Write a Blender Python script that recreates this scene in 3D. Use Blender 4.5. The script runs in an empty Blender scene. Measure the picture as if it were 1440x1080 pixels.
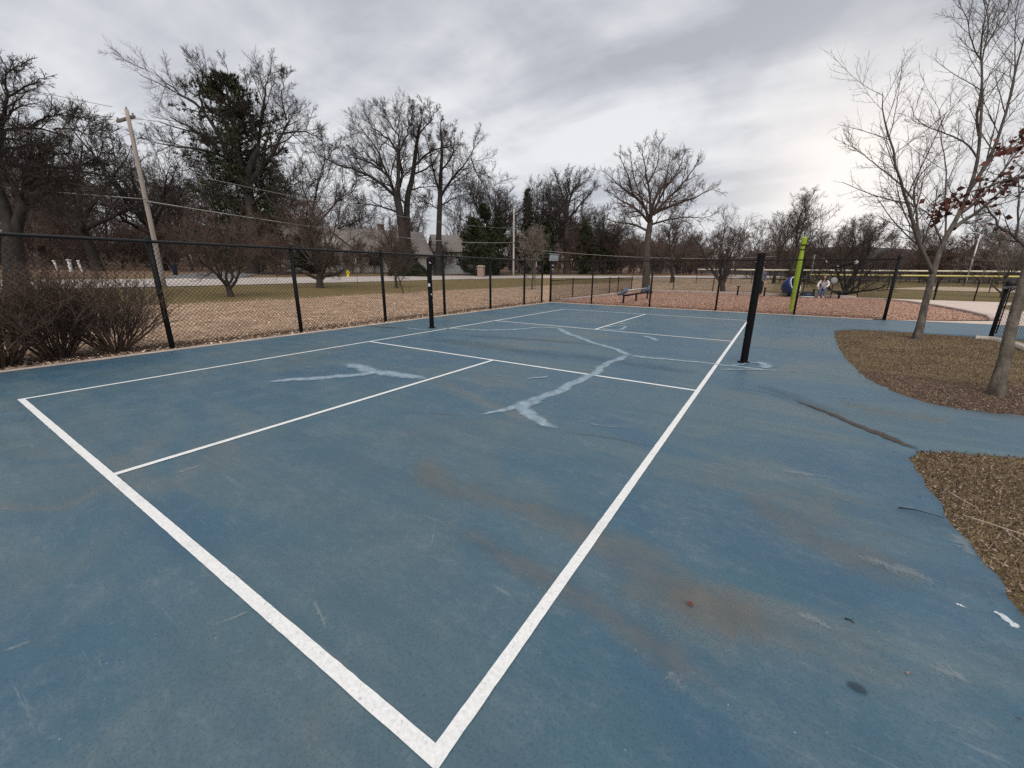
import bpy, bmesh, math, random
import numpy as np
from mathutils import Matrix, Vector
from mathutils.geometry import tessellate_polygon, delaunay_2d_cdt

S = bpy.context.scene
COL = S.collection
R = math.radians

# ------------------------------------------------------------------ camera
cam = bpy.data.cameras.new('camera')
cam.sensor_width = 36.0
cam.lens = 14.106
cam.clip_start = 0.05
cam.clip_end = 4000
co = bpy.data.objects.new('camera', cam)
COL.objects.link(co)
rx, ry, rz = (0.839111, 0.54391, 0.007406), (-0.153451, 0.223628, 0.962519), (0.521868, -0.808797, 0.271113)
co.matrix_world = Matrix(((rx[0], ry[0], rz[0], 6.7031), (rx[1], ry[1], rz[1], -0.5603), (rx[2], ry[2], rz[2], 1.3751), (0, 0, 0, 1)))
S.camera = co

# ------------------------------------------------------------------ world, sun, exposure
SUN_EL, SUN_AZ = R(52), R(150)                     # azimuth measured from +Y towards +X
sdir = (math.sin(SUN_AZ) * math.cos(SUN_EL), math.cos(SUN_AZ) * math.cos(SUN_EL), math.sin(SUN_EL))
W = bpy.data.worlds.new('World')
S.world = W
W.use_nodes = True
nt = W.node_tree
nt.nodes.clear()
N = nt.nodes.new
Lk = nt.links.new


def mth(tree, op, a, b=None, c=None, clamp=False):
    n = tree.nodes.new('ShaderNodeMath')
    n.operation = op
    n.use_clamp = clamp
    for i, v in enumerate((a, b, c)):
        if v is None:
            continue
        if isinstance(v, (int, float)):
            n.inputs[i].default_value = v
        else:
            tree.links.new(v, n.inputs[i])
    return n.outputs[0]


def mixc(tree, fac, a, b, mode='MIX'):
    n = tree.nodes.new('ShaderNodeMix')
    n.data_type = 'RGBA'
    n.blend_type = mode
    for i, v in ((0, fac), (6, a), (7, b)):
        if isinstance(v, (int, float)):
            n.inputs[i].default_value = v
        elif isinstance(v, tuple):
            n.inputs[i].default_value = (v[0], v[1], v[2], 1)
        else:
            tree.links.new(v, n.inputs[i])
    return n.outputs[2]


def ramp(tree, fac, stops, interp='LINEAR'):
    n = tree.nodes.new('ShaderNodeValToRGB')
    n.color_ramp.interpolation = interp
    e = n.color_ramp.elements
    while len(e) < len(stops):
        e.new(0.5)
    for k, (p, c) in zip(e, stops):
        k.position = p
        k.color = (c, c, c, 1) if isinstance(c, (int, float)) else (c[0], c[1], c[2], 1)
    tree.links.new(fac, n.inputs[0])
    return n.outputs[0]


def noise(tree, vec, scale, detail=4, rough=0.5, dist=0.0):
    n = tree.nodes.new('ShaderNodeTexNoise')
    n.inputs['Scale'].default_value = scale
    n.inputs['Detail'].default_value = detail
    n.inputs['Roughness'].default_value = rough
    n.inputs['Distortion'].default_value = dist
    if vec is not None:
        tree.links.new(vec, n.inputs['Vector'])
    return n.outputs[0]


tc = N('ShaderNodeTexCoord')
sep = N('ShaderNodeSeparateXYZ')
Lk(tc.outputs['Generated'], sep.inputs[0])
zc = mth(nt, 'MAXIMUM', sep.outputs[2], 0.0)
den = mth(nt, 'ADD', zc, 0.16)
cmb = N('ShaderNodeCombineXYZ')
Lk(mth(nt, 'DIVIDE', sep.outputs[0], den), cmb.inputs[0])
Lk(mth(nt, 'DIVIDE', sep.outputs[1], den), cmb.inputs[1])
cmb.inputs[2].default_value = 3.7
mp = N('ShaderNodeMapping')
mp.inputs['Rotation'].default_value = (0, 0, R(-38))
mp.inputs['Scale'].default_value = (0.5, 1.7, 1)
Lk(cmb.outputs[0], mp.inputs[0])
n1 = noise(nt, mp.outputs[0], 0.75, 5, 0.52, 0.5)
n2 = noise(nt, cmb.outputs[0], 1.9, 6, 0.55, 0.3)
cl = mth(nt, 'ADD', mth(nt, 'MULTIPLY', n1, 0.62), mth(nt, 'MULTIPLY', n2, 0.38))
cloud = ramp(nt, cl, [(0.41, (2.9, 3.02, 3.3)), (0.47, (3.7, 3.79, 4.05)), (0.53, (4.6, 4.66, 4.82)), (0.60, (5.5, 5.5, 5.55))])
# the brighter, warmer sky low down where the sun sits behind the cloud
dt = N('ShaderNodeVectorMath')
dt.operation = 'DOT_PRODUCT'
Lk(tc.outputs['Generated'], dt.inputs[0])
dt.inputs[1].default_value = (0.075, 0.985, 0.157)
glow = mth(nt, 'POWER', mth(nt, 'MAXIMUM', dt.outputs['Value'], 0.0), 80)
cloud = mixc(nt, mth(nt, 'MULTIPLY', glow, mth(nt, 'ADD', 0.55, mth(nt, 'MULTIPLY', n2, 0.9)), clamp=True), cloud, (7.1, 6.55, 6.05))
hz = mth(nt, 'POWER', mth(nt, 'SUBTRACT', 1.0, zc, clamp=True), 5)
cloud = mixc(nt, mth(nt, 'MULTIPLY', hz, 0.4), cloud, (6.1, 6.0, 6.1))
sky = N('ShaderNodeTexSky')
sky.sky_type = 'NISHITA'
sky.sun_disc = False
sky.sun_elevation = SUN_EL
sky.sun_rotation = SUN_AZ
skyc = mixc(nt, 0.93, sky.outputs[0], cloud)
bg = N('ShaderNodeBackground')
bg.inputs[1].default_value = 0.1
Lk(skyc, bg.inputs[0])
wo = N('ShaderNodeOutputWorld')
Lk(bg.outputs[0], wo.inputs[0])

sl = bpy.data.lights.new('sun', 'SUN')
sl.energy = 1.5
sl.angle = R(50)
sl.color = (1.0, 0.95, 0.88)
so = bpy.data.objects.new('sun', sl)
COL.objects.link(so)
so.rotation_euler = Vector(sdir).to_track_quat('Z', 'Y').to_euler()

vs = S.view_settings
S.display_settings.display_device = 'sRGB'
vs.view_transform = 'Standard'
vs.look = 'None'
vs.exposure = 0.64
vs.gamma = 1.0
S.cycles.max_bounces = 5
S.cycles.transparent_max_bounces = 12
S.cycles.use_denoising = False


# ------------------------------------------------------------------ helpers
def mesh_obj(name, V, F, mat=None, parent=None, smooth=False, uv=None, attrs=None):
    V = np.asarray(V, np.float32).reshape(-1, 3)
    me = bpy.data.meshes.new(name)
    if isinstance(F, np.ndarray):
        F = [F]
    F = [np.asarray(f, np.int32) for f in F if len(f)]
    loops = np.concatenate([f.ravel() for f in F]) if F else np.zeros(0, np.int32)
    tot = np.concatenate([np.full(len(f), f.shape[1], np.int32) for f in F]) if F else np.zeros(0, np.int32)
    me.vertices.add(len(V))
    me.vertices.foreach_set('co', V.ravel())
    me.loops.add(len(loops))
    me.loops.foreach_set('vertex_index', loops)
    me.polygons.add(len(tot))
    st = np.zeros(len(tot), np.int32)
    st[1:] = np.cumsum(tot)[:-1]
    me.polygons.foreach_set('loop_start', st)
    if smooth:
        me.polygons.foreach_set('use_smooth', np.ones(len(tot), bool))
    if uv is not None:
        l = me.uv_layers.new(name='UVMap')
        l.data.foreach_set('uv', np.asarray(uv, np.float32)[loops].ravel())
    for k, v in (attrs or {}).items():
        a = me.attributes.new(k, 'FLOAT', 'POINT')
        a.data.foreach_set('value', np.asarray(v, np.float32))
    me.update(calc_edges=True)
    me.validate()
    if mat:
        me.materials.append(mat)
    o = bpy.data.objects.new(name, me)
    COL.objects.link(o)
    if parent:
        o.parent = parent
    return o


def empty(name, loc=(0, 0, 0), rotz=0.0, label=None, cat=None, group=None):
    o = bpy.data.objects.new(name, None)
    o.empty_display_size = 0.2
    COL.objects.link(o)
    o.location = loc
    o.rotation_euler = (0, 0, rotz)
    tag(o, label, cat, group)
    return o


def tag(o, label=None, cat=None, group=None, kind=None):
    if label:
        o['label'] = label
    if cat:
        o['category'] = cat
    if group:
        o['group'] = group
    if kind:
        o['kind'] = kind
    return o


class MB:
    """collects boxes, tubes, lathes and sheets into one mesh"""

    def __init__(s):
        s.V, s.F3, s.F4, s.n = [], [], [], 0

    def add(s, V, F):
        V = np.asarray(V, float).reshape(-1, 3)
        s.V.append(V)
        for f in ([F] if isinstance(F, np.ndarray) else F):
            f = np.asarray(f)
            if len(f):
                (s.F3 if f.shape[1] == 3 else s.F4).append(f + s.n)
        s.n += len(V)
        return s

    def box(s, c, size, rot=0.0, tilt=None, bev=0.0):
        a, b, h = np.array(size) / 2
        bm = bmesh.new()
        bmesh.ops.create_cube(bm, size=1.0, matrix=Matrix.Diagonal((2 * a, 2 * b, 2 * h, 1)))
        if bev > 0:
            bmesh.ops.bevel(bm, geom=list(bm.edges), offset=bev, segments=2, affect='EDGES', profile=0.7)
        m = Matrix.Rotation(rot, 4, 'Z')
        if tilt:
            m = m @ Matrix.Rotation(tilt[1], 4, tilt[0])
        m = Matrix.Translation(c) @ m
        s.bm(bm, m)
        return s

    def bm(s, bm, m=None):
        bmesh.ops.triangulate(bm, faces=bm.faces[:])
        if m is not None:
            bm.transform(m)
        bm.verts.index_update()
        V = [v.co[:] for v in bm.verts]
        F = np.array([[v.index for v in f.verts] for f in bm.faces])
        bm.free()
        return s.add(V, F)

    def tube(s, pts, r, sides=10, caps=True):
        P = np.array(pts, float)[None]
        r = np.full(P.shape[1], r, float) if np.isscalar(r) else np.array(r, float)
        V, F = tubes(P, r[None], sides)
        s.add(V, F)
        if caps:
            k = s.n - len(V)
            n = P.shape[1]
            for a in (0, n - 1):
                ring = np.arange(a * sides, (a + 1) * sides) + k
                s.V.append(P[0, a][None])
                ci = s.n
                s.n += 1
                f = np.stack([ring, np.roll(ring, -1), np.full(sides, ci)], 1)
                s.F3.append(f if a else f[:, ::-1])
        return s

    def lathe(s, prof, c=(0, 0, 0), sides=24, tilt=None):
        prof = np.array(prof, float)
        a = np.linspace(0, 2 * math.pi, sides, endpoint=False)
        V = np.stack([prof[:, None, 0] * np.cos(a), prof[:, None, 0] * np.sin(a), np.repeat(prof[:, 1:2], sides, 1)], 2).reshape(-1, 3)
        n = len(prof)
        i, j = np.meshgrid(np.arange(n - 1), np.arange(sides), indexing='ij')
        k = (j + 1) % sides
        F = np.stack([i * sides + j, i * sides + k, (i + 1) * sides + k, (i + 1) * sides + j], 2).reshape(-1, 4)
        if tilt is not None:
            V = V @ np.array(tilt).T
        return s.add(V + np.array(c), F)

    def build(s, name, mat, parent=None, smooth=False):
        F = []
        if s.F3:
            F.append(np.concatenate(s.F3))
        if s.F4:
            F.append(np.concatenate(s.F4))
        return mesh_obj(name, np.concatenate(s.V), F, mat, parent, smooth)


def nrm(v):
    return v / np.maximum(np.linalg.norm(v, axis=-1, keepdims=True), 1e-9)


def tubes(P, Rr, sides):
    """P (K,N,3) polylines, Rr (K,N) radii"""
    K, n, _ = P.shape
    T = nrm(np.gradient(P, axis=1)) if n > 2 else nrm(np.repeat(P[:, 1:] - P[:, :1], 2, 1))
    md = nrm(P[:, -1] - P[:, 0])
    ref = np.where(np.abs(md[:, 2:3]) > 0.8, np.array([[1.0, 0.13, 0]]), np.array([[0, 0.1, 1.0]]))
    u = nrm(np.cross(T, ref[:, None, :]))
    v = np.cross(T, u)
    a = np.linspace(0, 2 * math.pi, sides, endpoint=False)
    V = P[:, :, None] + Rr[:, :, None, None] * (np.cos(a)[None, None, :, None] * u[:, :, None] + np.sin(a)[None, None, :, None] * v[:, :, None])
    V = V.reshape(-1, 3)
    k, i, j = np.meshgrid(np.arange(K), np.arange(n - 1), np.arange(sides), indexing='ij')
    b = k * n * sides
    j2 = (j + 1) % sides
    F = np.stack([b + i * sides + j, b + i * sides + j2, b + (i + 1) * sides + j2, b + (i + 1) * sides + j], 3).reshape(-1, 4)
    return V, F


def pin(poly):
    q = np.array(poly)

    def f(x, y):
        ins = np.zeros(len(x), bool)
        j = len(q) - 1
        for i in range(len(q)):
            c = ((q[i, 1] > y) != (q[j, 1] > y)) & (x < (q[j, 0] - q[i, 0]) * (y - q[i, 1]) / (q[j, 1] - q[i, 1] + 1e-12) + q[i, 0])
            ins ^= c
            j = i
        return ins
    return f


def poly_sheet(name, outline, z, mat, skirt=0.0, grid=0.0, **kw):
    loops = [[Vector((x, y, 0)) for x, y in outline]]
    q = np.array(outline, float)
    n0 = len(q)
    extra = np.zeros((0, 2))
    if grid:
        gx_, gy_ = np.meshgrid(np.arange(q[:, 0].min(), q[:, 0].max(), grid) + grid * .31, np.arange(q[:, 1].min(), q[:, 1].max(), grid) + grid * .37)
        e = np.column_stack([gx_.ravel(), gy_.ravel()])
        extra = e[pin(q)(e[:, 0], e[:, 1])]
    allp = [Vector(p) for p in np.concatenate([q, extra])]
    r_ = delaunay_2d_cdt(allp, [], [list(range(n0))], 1, 1e-5)
    pts = np.array([(p[0], p[1], z) for p in r_[0]])
    tri = np.array([f for f in r_[2]])
    orig = {}
    for k, o in enumerate(r_[3]):
        for a in o:
            orig[a] = k
    ring = [orig[k] for k in range(n0)]
    loops = [ring]
    a, b, c = pts[tri[:, 0]], pts[tri[:, 1]], pts[tri[:, 2]]
    flip = np.cross(b - a, c - a)[:, 2] < 0
    tri[flip] = tri[flip][:, ::-1]
    F = [tri]
    V = pts
    if skirt:
        n = len(pts)
        V = np.concatenate([pts, pts - [0, 0, skirt]])
        q = []
        for l in loops:
            m = len(l)
            for i in range(m):
                a, b = l[i], l[(i + 1) % m]
                q.append((a, a + n, b + n, b))
        F.append(np.array(q))
    return tag(mesh_obj(name, V, F, mat), kind='structure', **kw)


def resample(pts, step):
    p = np.array(pts, float)
    d = np.concatenate([[0], np.cumsum(np.linalg.norm(np.diff(p, axis=0), axis=1))])
    n = max(2, int(math.ceil(d[-1] / step)) + 1)
    t = np.linspace(0, d[-1], n)
    return np.stack([np.interp(t, d, p[:, i]) for i in range(p.shape[1])], 1)


def smooth_line(pts, it=2):
    p = np.array(pts, float)
    for _ in range(it):
        q = np.empty((2 * (len(p) - 1), p.shape[1]))
        q[0::2] = p[:-1] * 0.75 + p[1:] * 0.25
        q[1::2] = p[:-1] * 0.25 + p[1:] * 0.75
        p = np.concatenate([p[:1], q, p[-1:]])
    return p


def ribbon(mb, pts, w, z, rng, jit=0.15, step=0.08, uvs=None, wob=0.0):
    step = min(step, float(np.linalg.norm(np.diff(np.array(pts), axis=0), axis=1).sum()) / 12)
    p = resample(smooth_line(pts, 2), step)
    n = len(p)
    t = nrm(np.gradient(p, axis=0))
    nr = np.stack([-t[:, 1], t[:, 0]], 1)
    ph = rng.random(4) * 6.28
    sl_ = np.arange(n) * step
    p = p + nr * (wob * (np.sin(sl_ * 5.1 + ph[0]) + .7 * np.sin(sl_ * 11.3 + ph[1]) + .4 * np.sin(sl_ * 23 + ph[2])))[:, None]
    ww = (w if np.isscalar(w) else np.interp(np.linspace(0, 1, n), np.linspace(0, 1, len(w)), w)) * np.ones(n)
    a = ww / 2 * (1 + jit * rng.standard_normal(n))
    b = ww / 2 * (1 + jit * rng.standard_normal(n))
    m = np.arange(n)
    Vv = np.zeros((n * 3, 3))
    Vv[0::3, :2] = p + nr * a[:, None]
    Vv[1::3, :2] = p
    Vv[2::3, :2] = p - nr * b[:, None]
    Vv[:, 2] = z
    i = np.arange(n - 1) * 3
    F = np.concatenate([np.stack([i, i + 1, i + 4, i + 3], 1), np.stack([i + 1, i + 2, i + 5, i + 4], 1)])
    if uvs is not None:
        u = np.zeros((n * 3, 2))
        u[1::3, 1] = 1.0
        e = np.minimum(np.arange(n), np.arange(n)[::-1]) * step
        u[:, 0] = np.repeat(np.minimum(e / min(max(0.25, float(np.mean(ww))), n * step / 5), 1.0), 3)
        uvs.append(u)
    mb.add(Vv, F)


# ------------------------------------------------------------------ terrain profile
ROAD = np.array([(-26, -1500), (-26, -200), (-26, -60), (-26, 0), (-26.3, 15), (-28, 28), (-30, 42), (-28, 55), (-20, 66), (-10, 74), (-4, 84), (0, 100), (6, 160), (18, 280), (90, 1700)], float)
PS = [-1e3, -11, -3.8, 3.8, 9, 20, 36, 60, 110, 200, 1e3]
PZ = [-0.02, -0.02, 0.35, 0.65, 0.85, 1.15, 1.5, 3.6, 7.5, 11, 11]


def sdist(x, y):
    p = np.stack([np.asarray(x, float), np.asarray(y, float)], -1)
    best = np.full(p.shape[:-1], 1e9)
    sg = np.ones(p.shape[:-1])
    for a, b in zip(ROAD[:-1], ROAD[1:]):
        ab = b - a
        t = np.clip(((p - a) @ ab) / (ab @ ab), 0, 1)
        q = a + t[..., None] * ab
        d = np.linalg.norm(p - q, axis=-1)
        s = np.sign(ab[0] * (p[..., 1] - a[1]) - ab[1] * (p[..., 0] - a[0]))
        m = d < best
        best = np.where(m, d, best)
        sg = np.where(m, s, sg)
    return best * sg


def zt(x, y):
    return np.interp(sdist(x, y), PS, PZ)


# ------------------------------------------------------------------ materials
def newmat(name):
    m = bpy.data.materials.new(name)
    m.use_nodes = True
    t = m.node_tree
    b = t.nodes['Principled BSDF']
    return m, t, b


def coords(t, kind='Object'):
    n = t.nodes.new('ShaderNodeTexCoord')
    return n.outputs[kind]


def mat(name, c0, c1, scale=6.0, detail=5, rough=0.85, spec=0.3, bump=0.0, bscale=None, stretch=None, c2=None, island=0.0, metal=0.0, pos=(0.3, 0.7), world=False):
    m, t, b = newmat(name)
    if world:
        v = t.nodes.new('ShaderNodeNewGeometry').outputs['Position']
    else:
        v = coords(t)
    if stretch:
        q = t.nodes.new('ShaderNodeMapping')
        q.inputs['Scale'].default_value = stretch
        t.links.new(v, q.inputs[0])
        v = q.outputs[0]
    f = noise(t, v, scale, detail, 0.6)
    if island:
        g = t.nodes.new('ShaderNodeNewGeometry')
        f = mth(t, 'ADD', mth(t, 'MULTIPLY', f, 1 - island), mth(t, 'MULTIPLY', g.outputs['Random Per Island'], island))
    st = [(pos[0], c0), (pos[1], c1)] if c2 is None else [(pos[0], c0), ((pos[0] + pos[1]) / 2, c1), (pos[1], c2)]
    c = ramp(t, f, st)
    t.links.new(c, b.inputs['Base Color'])
    b.inputs['Roughness'].default_value = rough
    b.inputs['Specular IOR Level'].default_value = spec
    b.inputs['Metallic'].default_value = metal
    if bump:
        bn = t.nodes.new('ShaderNodeBump')
        bn.inputs['Strength'].default_value = bump
        bn.inputs['Distance'].default_value = 0.02
        t.links.new(noise(t, v, bscale or scale * 4, 4), bn.inputs['Height'])
        t.links.new(bn.outputs[0], b.inputs['Normal'])
    return m


BARK = mat('dark_oak_bark', (0.011, 0.009, 0.0075), (0.036, 0.029, 0.025), 5, stretch=(1, 1, 0.25), bump=0.6)
BARK2 = mat('brown_bark', (0.028, 0.022, 0.018), (0.08, 0.062, 0.05), 6, stretch=(1, 1, 0.25), bump=0.5)
BARKG = mat('grey_bark', (0.032, 0.026, 0.022), (0.14, 0.116, 0.096), 9, detail=8, stretch=(1, 1, 0.35), bump=0.8, bscale=30)
BARKD = mat('mottled_bark', (0.04, 0.033, 0.026), (0.16, 0.135, 0.105), 9, detail=9, stretch=(1, 1, 0.5), bump=0.9, bscale=34)
TWIG = mat('dark_twigs', (0.024, 0.019, 0.017), (0.066, 0.051, 0.045), 1.2)
TWIGR = mat('reddish_twigs', (0.065, 0.043, 0.036), (0.145, 0.095, 0.078), 1.2)
TWIGB = mat('brown_twigs', (0.05, 0.037, 0.032), (0.12, 0.088, 0.075), 0.6)
TWIGG = mat('grey_twigs', (0.14, 0.115, 0.10), (0.27, 0.23, 0.20), 2)
TWIGN = mat('near_twigs', (0.045, 0.036, 0.032), (0.12, 0.095, 0.08), 3)
SHRUB = mat('shrub_stems', (0.065, 0.043, 0.034), (0.19, 0.125, 0.093), 3)
PINE = mat('pine_needles', (0.018, 0.022, 0.011), (0.085, 0.088, 0.046), 0.8, rough=0.7, island=0.6)
CEDAR = mat('cedar_foliage', (0.014, 0.021, 0.010), (0.08, 0.088, 0.042), 0.9, rough=0.75, island=0.5)
BOX = mat('boxwood_foliage', (0.012, 0.022, 0.008), (0.05, 0.07, 0.028), 3, rough=0.7, island=0.6)
BLACK = mat('black_vinyl', (0.005, 0.005, 0.006), (0.011, 0.011, 0.012), 8, rough=0.6, spec=0.18)
BLACKM = mat('black_mesh_vinyl', (0.006, 0.006, 0.007), (0.013, 0.013, 0.014), 8, rough=0.6, spec=0.2)
POSTB = mat('black_painted_steel', (0.003, 0.003, 0.0035), (0.007, 0.007, 0.008), 14, rough=0.6, spec=0.12, bump=0.05)
CHIP = mat('chipped_white_paint', (0.4, 0.4, 0.42), (0.7, 0.7, 0.7), 40)
RAILM = mat('worn_rail', (0.004, 0.004, 0.0045), (0.012, 0.012, 0.013), 7, rough=0.32, spec=0.35)
CONC = mat('concrete', (0.36, 0.30, 0.26), (0.52, 0.45, 0.39), 2.0, detail=10, bump=0.3, bscale=60)
PATHM = mat('path_concrete', (0.50, 0.40, 0.345), (0.64, 0.53, 0.46), 1.1, detail=10, bump=0.2, bscale=50)
ROADM = mat('road_asphalt', (0.42, 0.365, 0.335), (0.55, 0.48, 0.44), 0.6, detail=9)
DRIVE = mat('driveway_asphalt', (0.13, 0.125, 0.13), (0.19, 0.18, 0.18), 1.2, detail=9)
WOOD = mat('weathered_pole_wood', (0.26, 0.225, 0.20), (0.42, 0.37, 0.335), 5, stretch=(3, 3, 0.2), detail=8)
PALEP = mat('pale_pole_wood', (0.42, 0.40, 0.38), (0.58, 0.55, 0.52), 5, stretch=(3, 3, 0.2), detail=8)
WOODD = mat('dark_crossarm_wood', (0.10, 0.085, 0.075), (0.2, 0.17, 0.15), 5)
GREYD = mat('pale_grey_panel', (0.22, 0.22, 0.22), (0.30, 0.30, 0.30), 5)
WIRE = mat('cable', (0.24, 0.24, 0.24), (0.36, 0.36, 0.36), 3)
LIME = mat('lime_plastic', (0.24, 0.33, 0.016), (0.31, 0.41, 0.026), 3, rough=0.45, spec=0.4)
BLUE = mat('blue_plastic', (0.006, 0.028, 0.12), (0.012, 0.042, 0.16), 4, rough=0.4, spec=0.4)
BLUEG = mat('faded_blue_plastic', (0.11, 0.18, 0.30), (0.17, 0.25, 0.38), 4, rough=0.5)
DARKB = mat('dark_navy_plastic', (0.012, 0.016, 0.035), (0.02, 0.026, 0.05), 4, rough=0.5)
RIM = mat('pale_plastic_rim', (0.55, 0.56, 0.58), (0.68, 0.69, 0.7), 4, rough=0.5)
YEL = mat('yellow_fence_cap', (0.55, 0.46, 0.12), (0.70, 0.62, 0.25), 0.5, rough=0.5)
CREAMC = mat('cream_fence_cap', (0.55, 0.50, 0.38), (0.68, 0.62, 0.5), 0.5, rough=0.5)
HYD = mat('yellow_paint', (0.62, 0.50, 0.02), (0.72, 0.58, 0.03), 6, rough=0.45)
WHITE = mat('white_paint', (0.66, 0.66, 0.66), (0.78, 0.78, 0.77), 5, rough=0.6)
GREYP = mat('grey_metal_paint', (0.16, 0.17, 0.18), (0.24, 0.25, 0.27), 6, rough=0.45)
BRICK = mat('pink_brick', (0.28, 0.18, 0.145), (0.46, 0.33, 0.275), 7, detail=6, bump=0.4)
SIDING = mat('cream_siding', (0.64, 0.60, 0.54), (0.74, 0.70, 0.64), 1.5, stretch=(0.2, 0.2, 6))
SIDINGW = mat('pale_siding', (0.50, 0.52, 0.54), (0.62, 0.63, 0.65), 1.5, stretch=(0.2, 0.2, 6))
SHINGLE = mat('grey_brown_shingles', (0.24, 0.205, 0.19), (0.36, 0.32, 0.295), 5, detail=8, bump=0.4)
GLASS = mat('dark_window_glass', (0.02, 0.022, 0.025), (0.05, 0.055, 0.06), 2, rough=0.1, spec=0.6)
TIMBER = mat('timber_edging', (0.33, 0.25, 0.22), (0.52, 0.42, 0.38), 3, detail=8, stretch=(0.4, 0.4, 3))
CHIPS = mat('wood_chips', (0.035, 0.022, 0.016), (0.13, 0.08, 0.058), 30, c2=(0.44, 0.31, 0.245), island=0.8, pos=(0.2, 1.0))
MULCHP = mat('playground_mulch', (0.17, 0.085, 0.055), (0.40, 0.235, 0.165), 14, detail=12, c2=(0.58, 0.39, 0.295), pos=(0.3, 0.72), bump=0.6, bscale=40)
LEAFL = mat('fallen_leaves', (0.11, 0.068, 0.045), (0.50, 0.33, 0.22), 30, c2=(0.88, 0.66, 0.5), island=0.8, pos=(0.15, 0.85))
LEAFR = mat('dead_red_leaves', (0.045, 0.014, 0.010), (0.16, 0.06, 0.04), 12, island=0.7, pos=(0.15, 0.85))
STRAW = mat('winter_grass_blades', (0.065, 0.045, 0.025), (0.185, 0.132, 0.078), 1.3, c2=(0.44, 0.34, 0.235), island=0.6, pos=(0.2, 0.85))
STICK = mat('dead_stick', (0.25, 0.2, 0.16), (0.5, 0.43, 0.37), 20)
SKIN = mat('skin', (0.42, 0.24, 0.18), (0.52, 0.31, 0.24), 8, rough=0.55)
HAIR = mat('dark_hair', (0.012, 0.009, 0.008), (0.03, 0.022, 0.018), 20, rough=0.6)
CLOB = mat('black_cloth', (0.008, 0.008, 0.010), (0.02, 0.02, 0.022), 20, rough=0.85)
CLOW = mat('white_cloth', (0.55, 0.52, 0.52), (0.68, 0.65, 0.65), 20, rough=0.85)
JEAN = mat('blue_denim', (0.05, 0.09, 0.17), (0.11, 0.17, 0.28), 20, rough=0.85)
GREYJ = mat('grey_blue_jacket', (0.07, 0.085, 0.11), (0.12, 0.14, 0.17), 20, rough=0.85)


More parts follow.
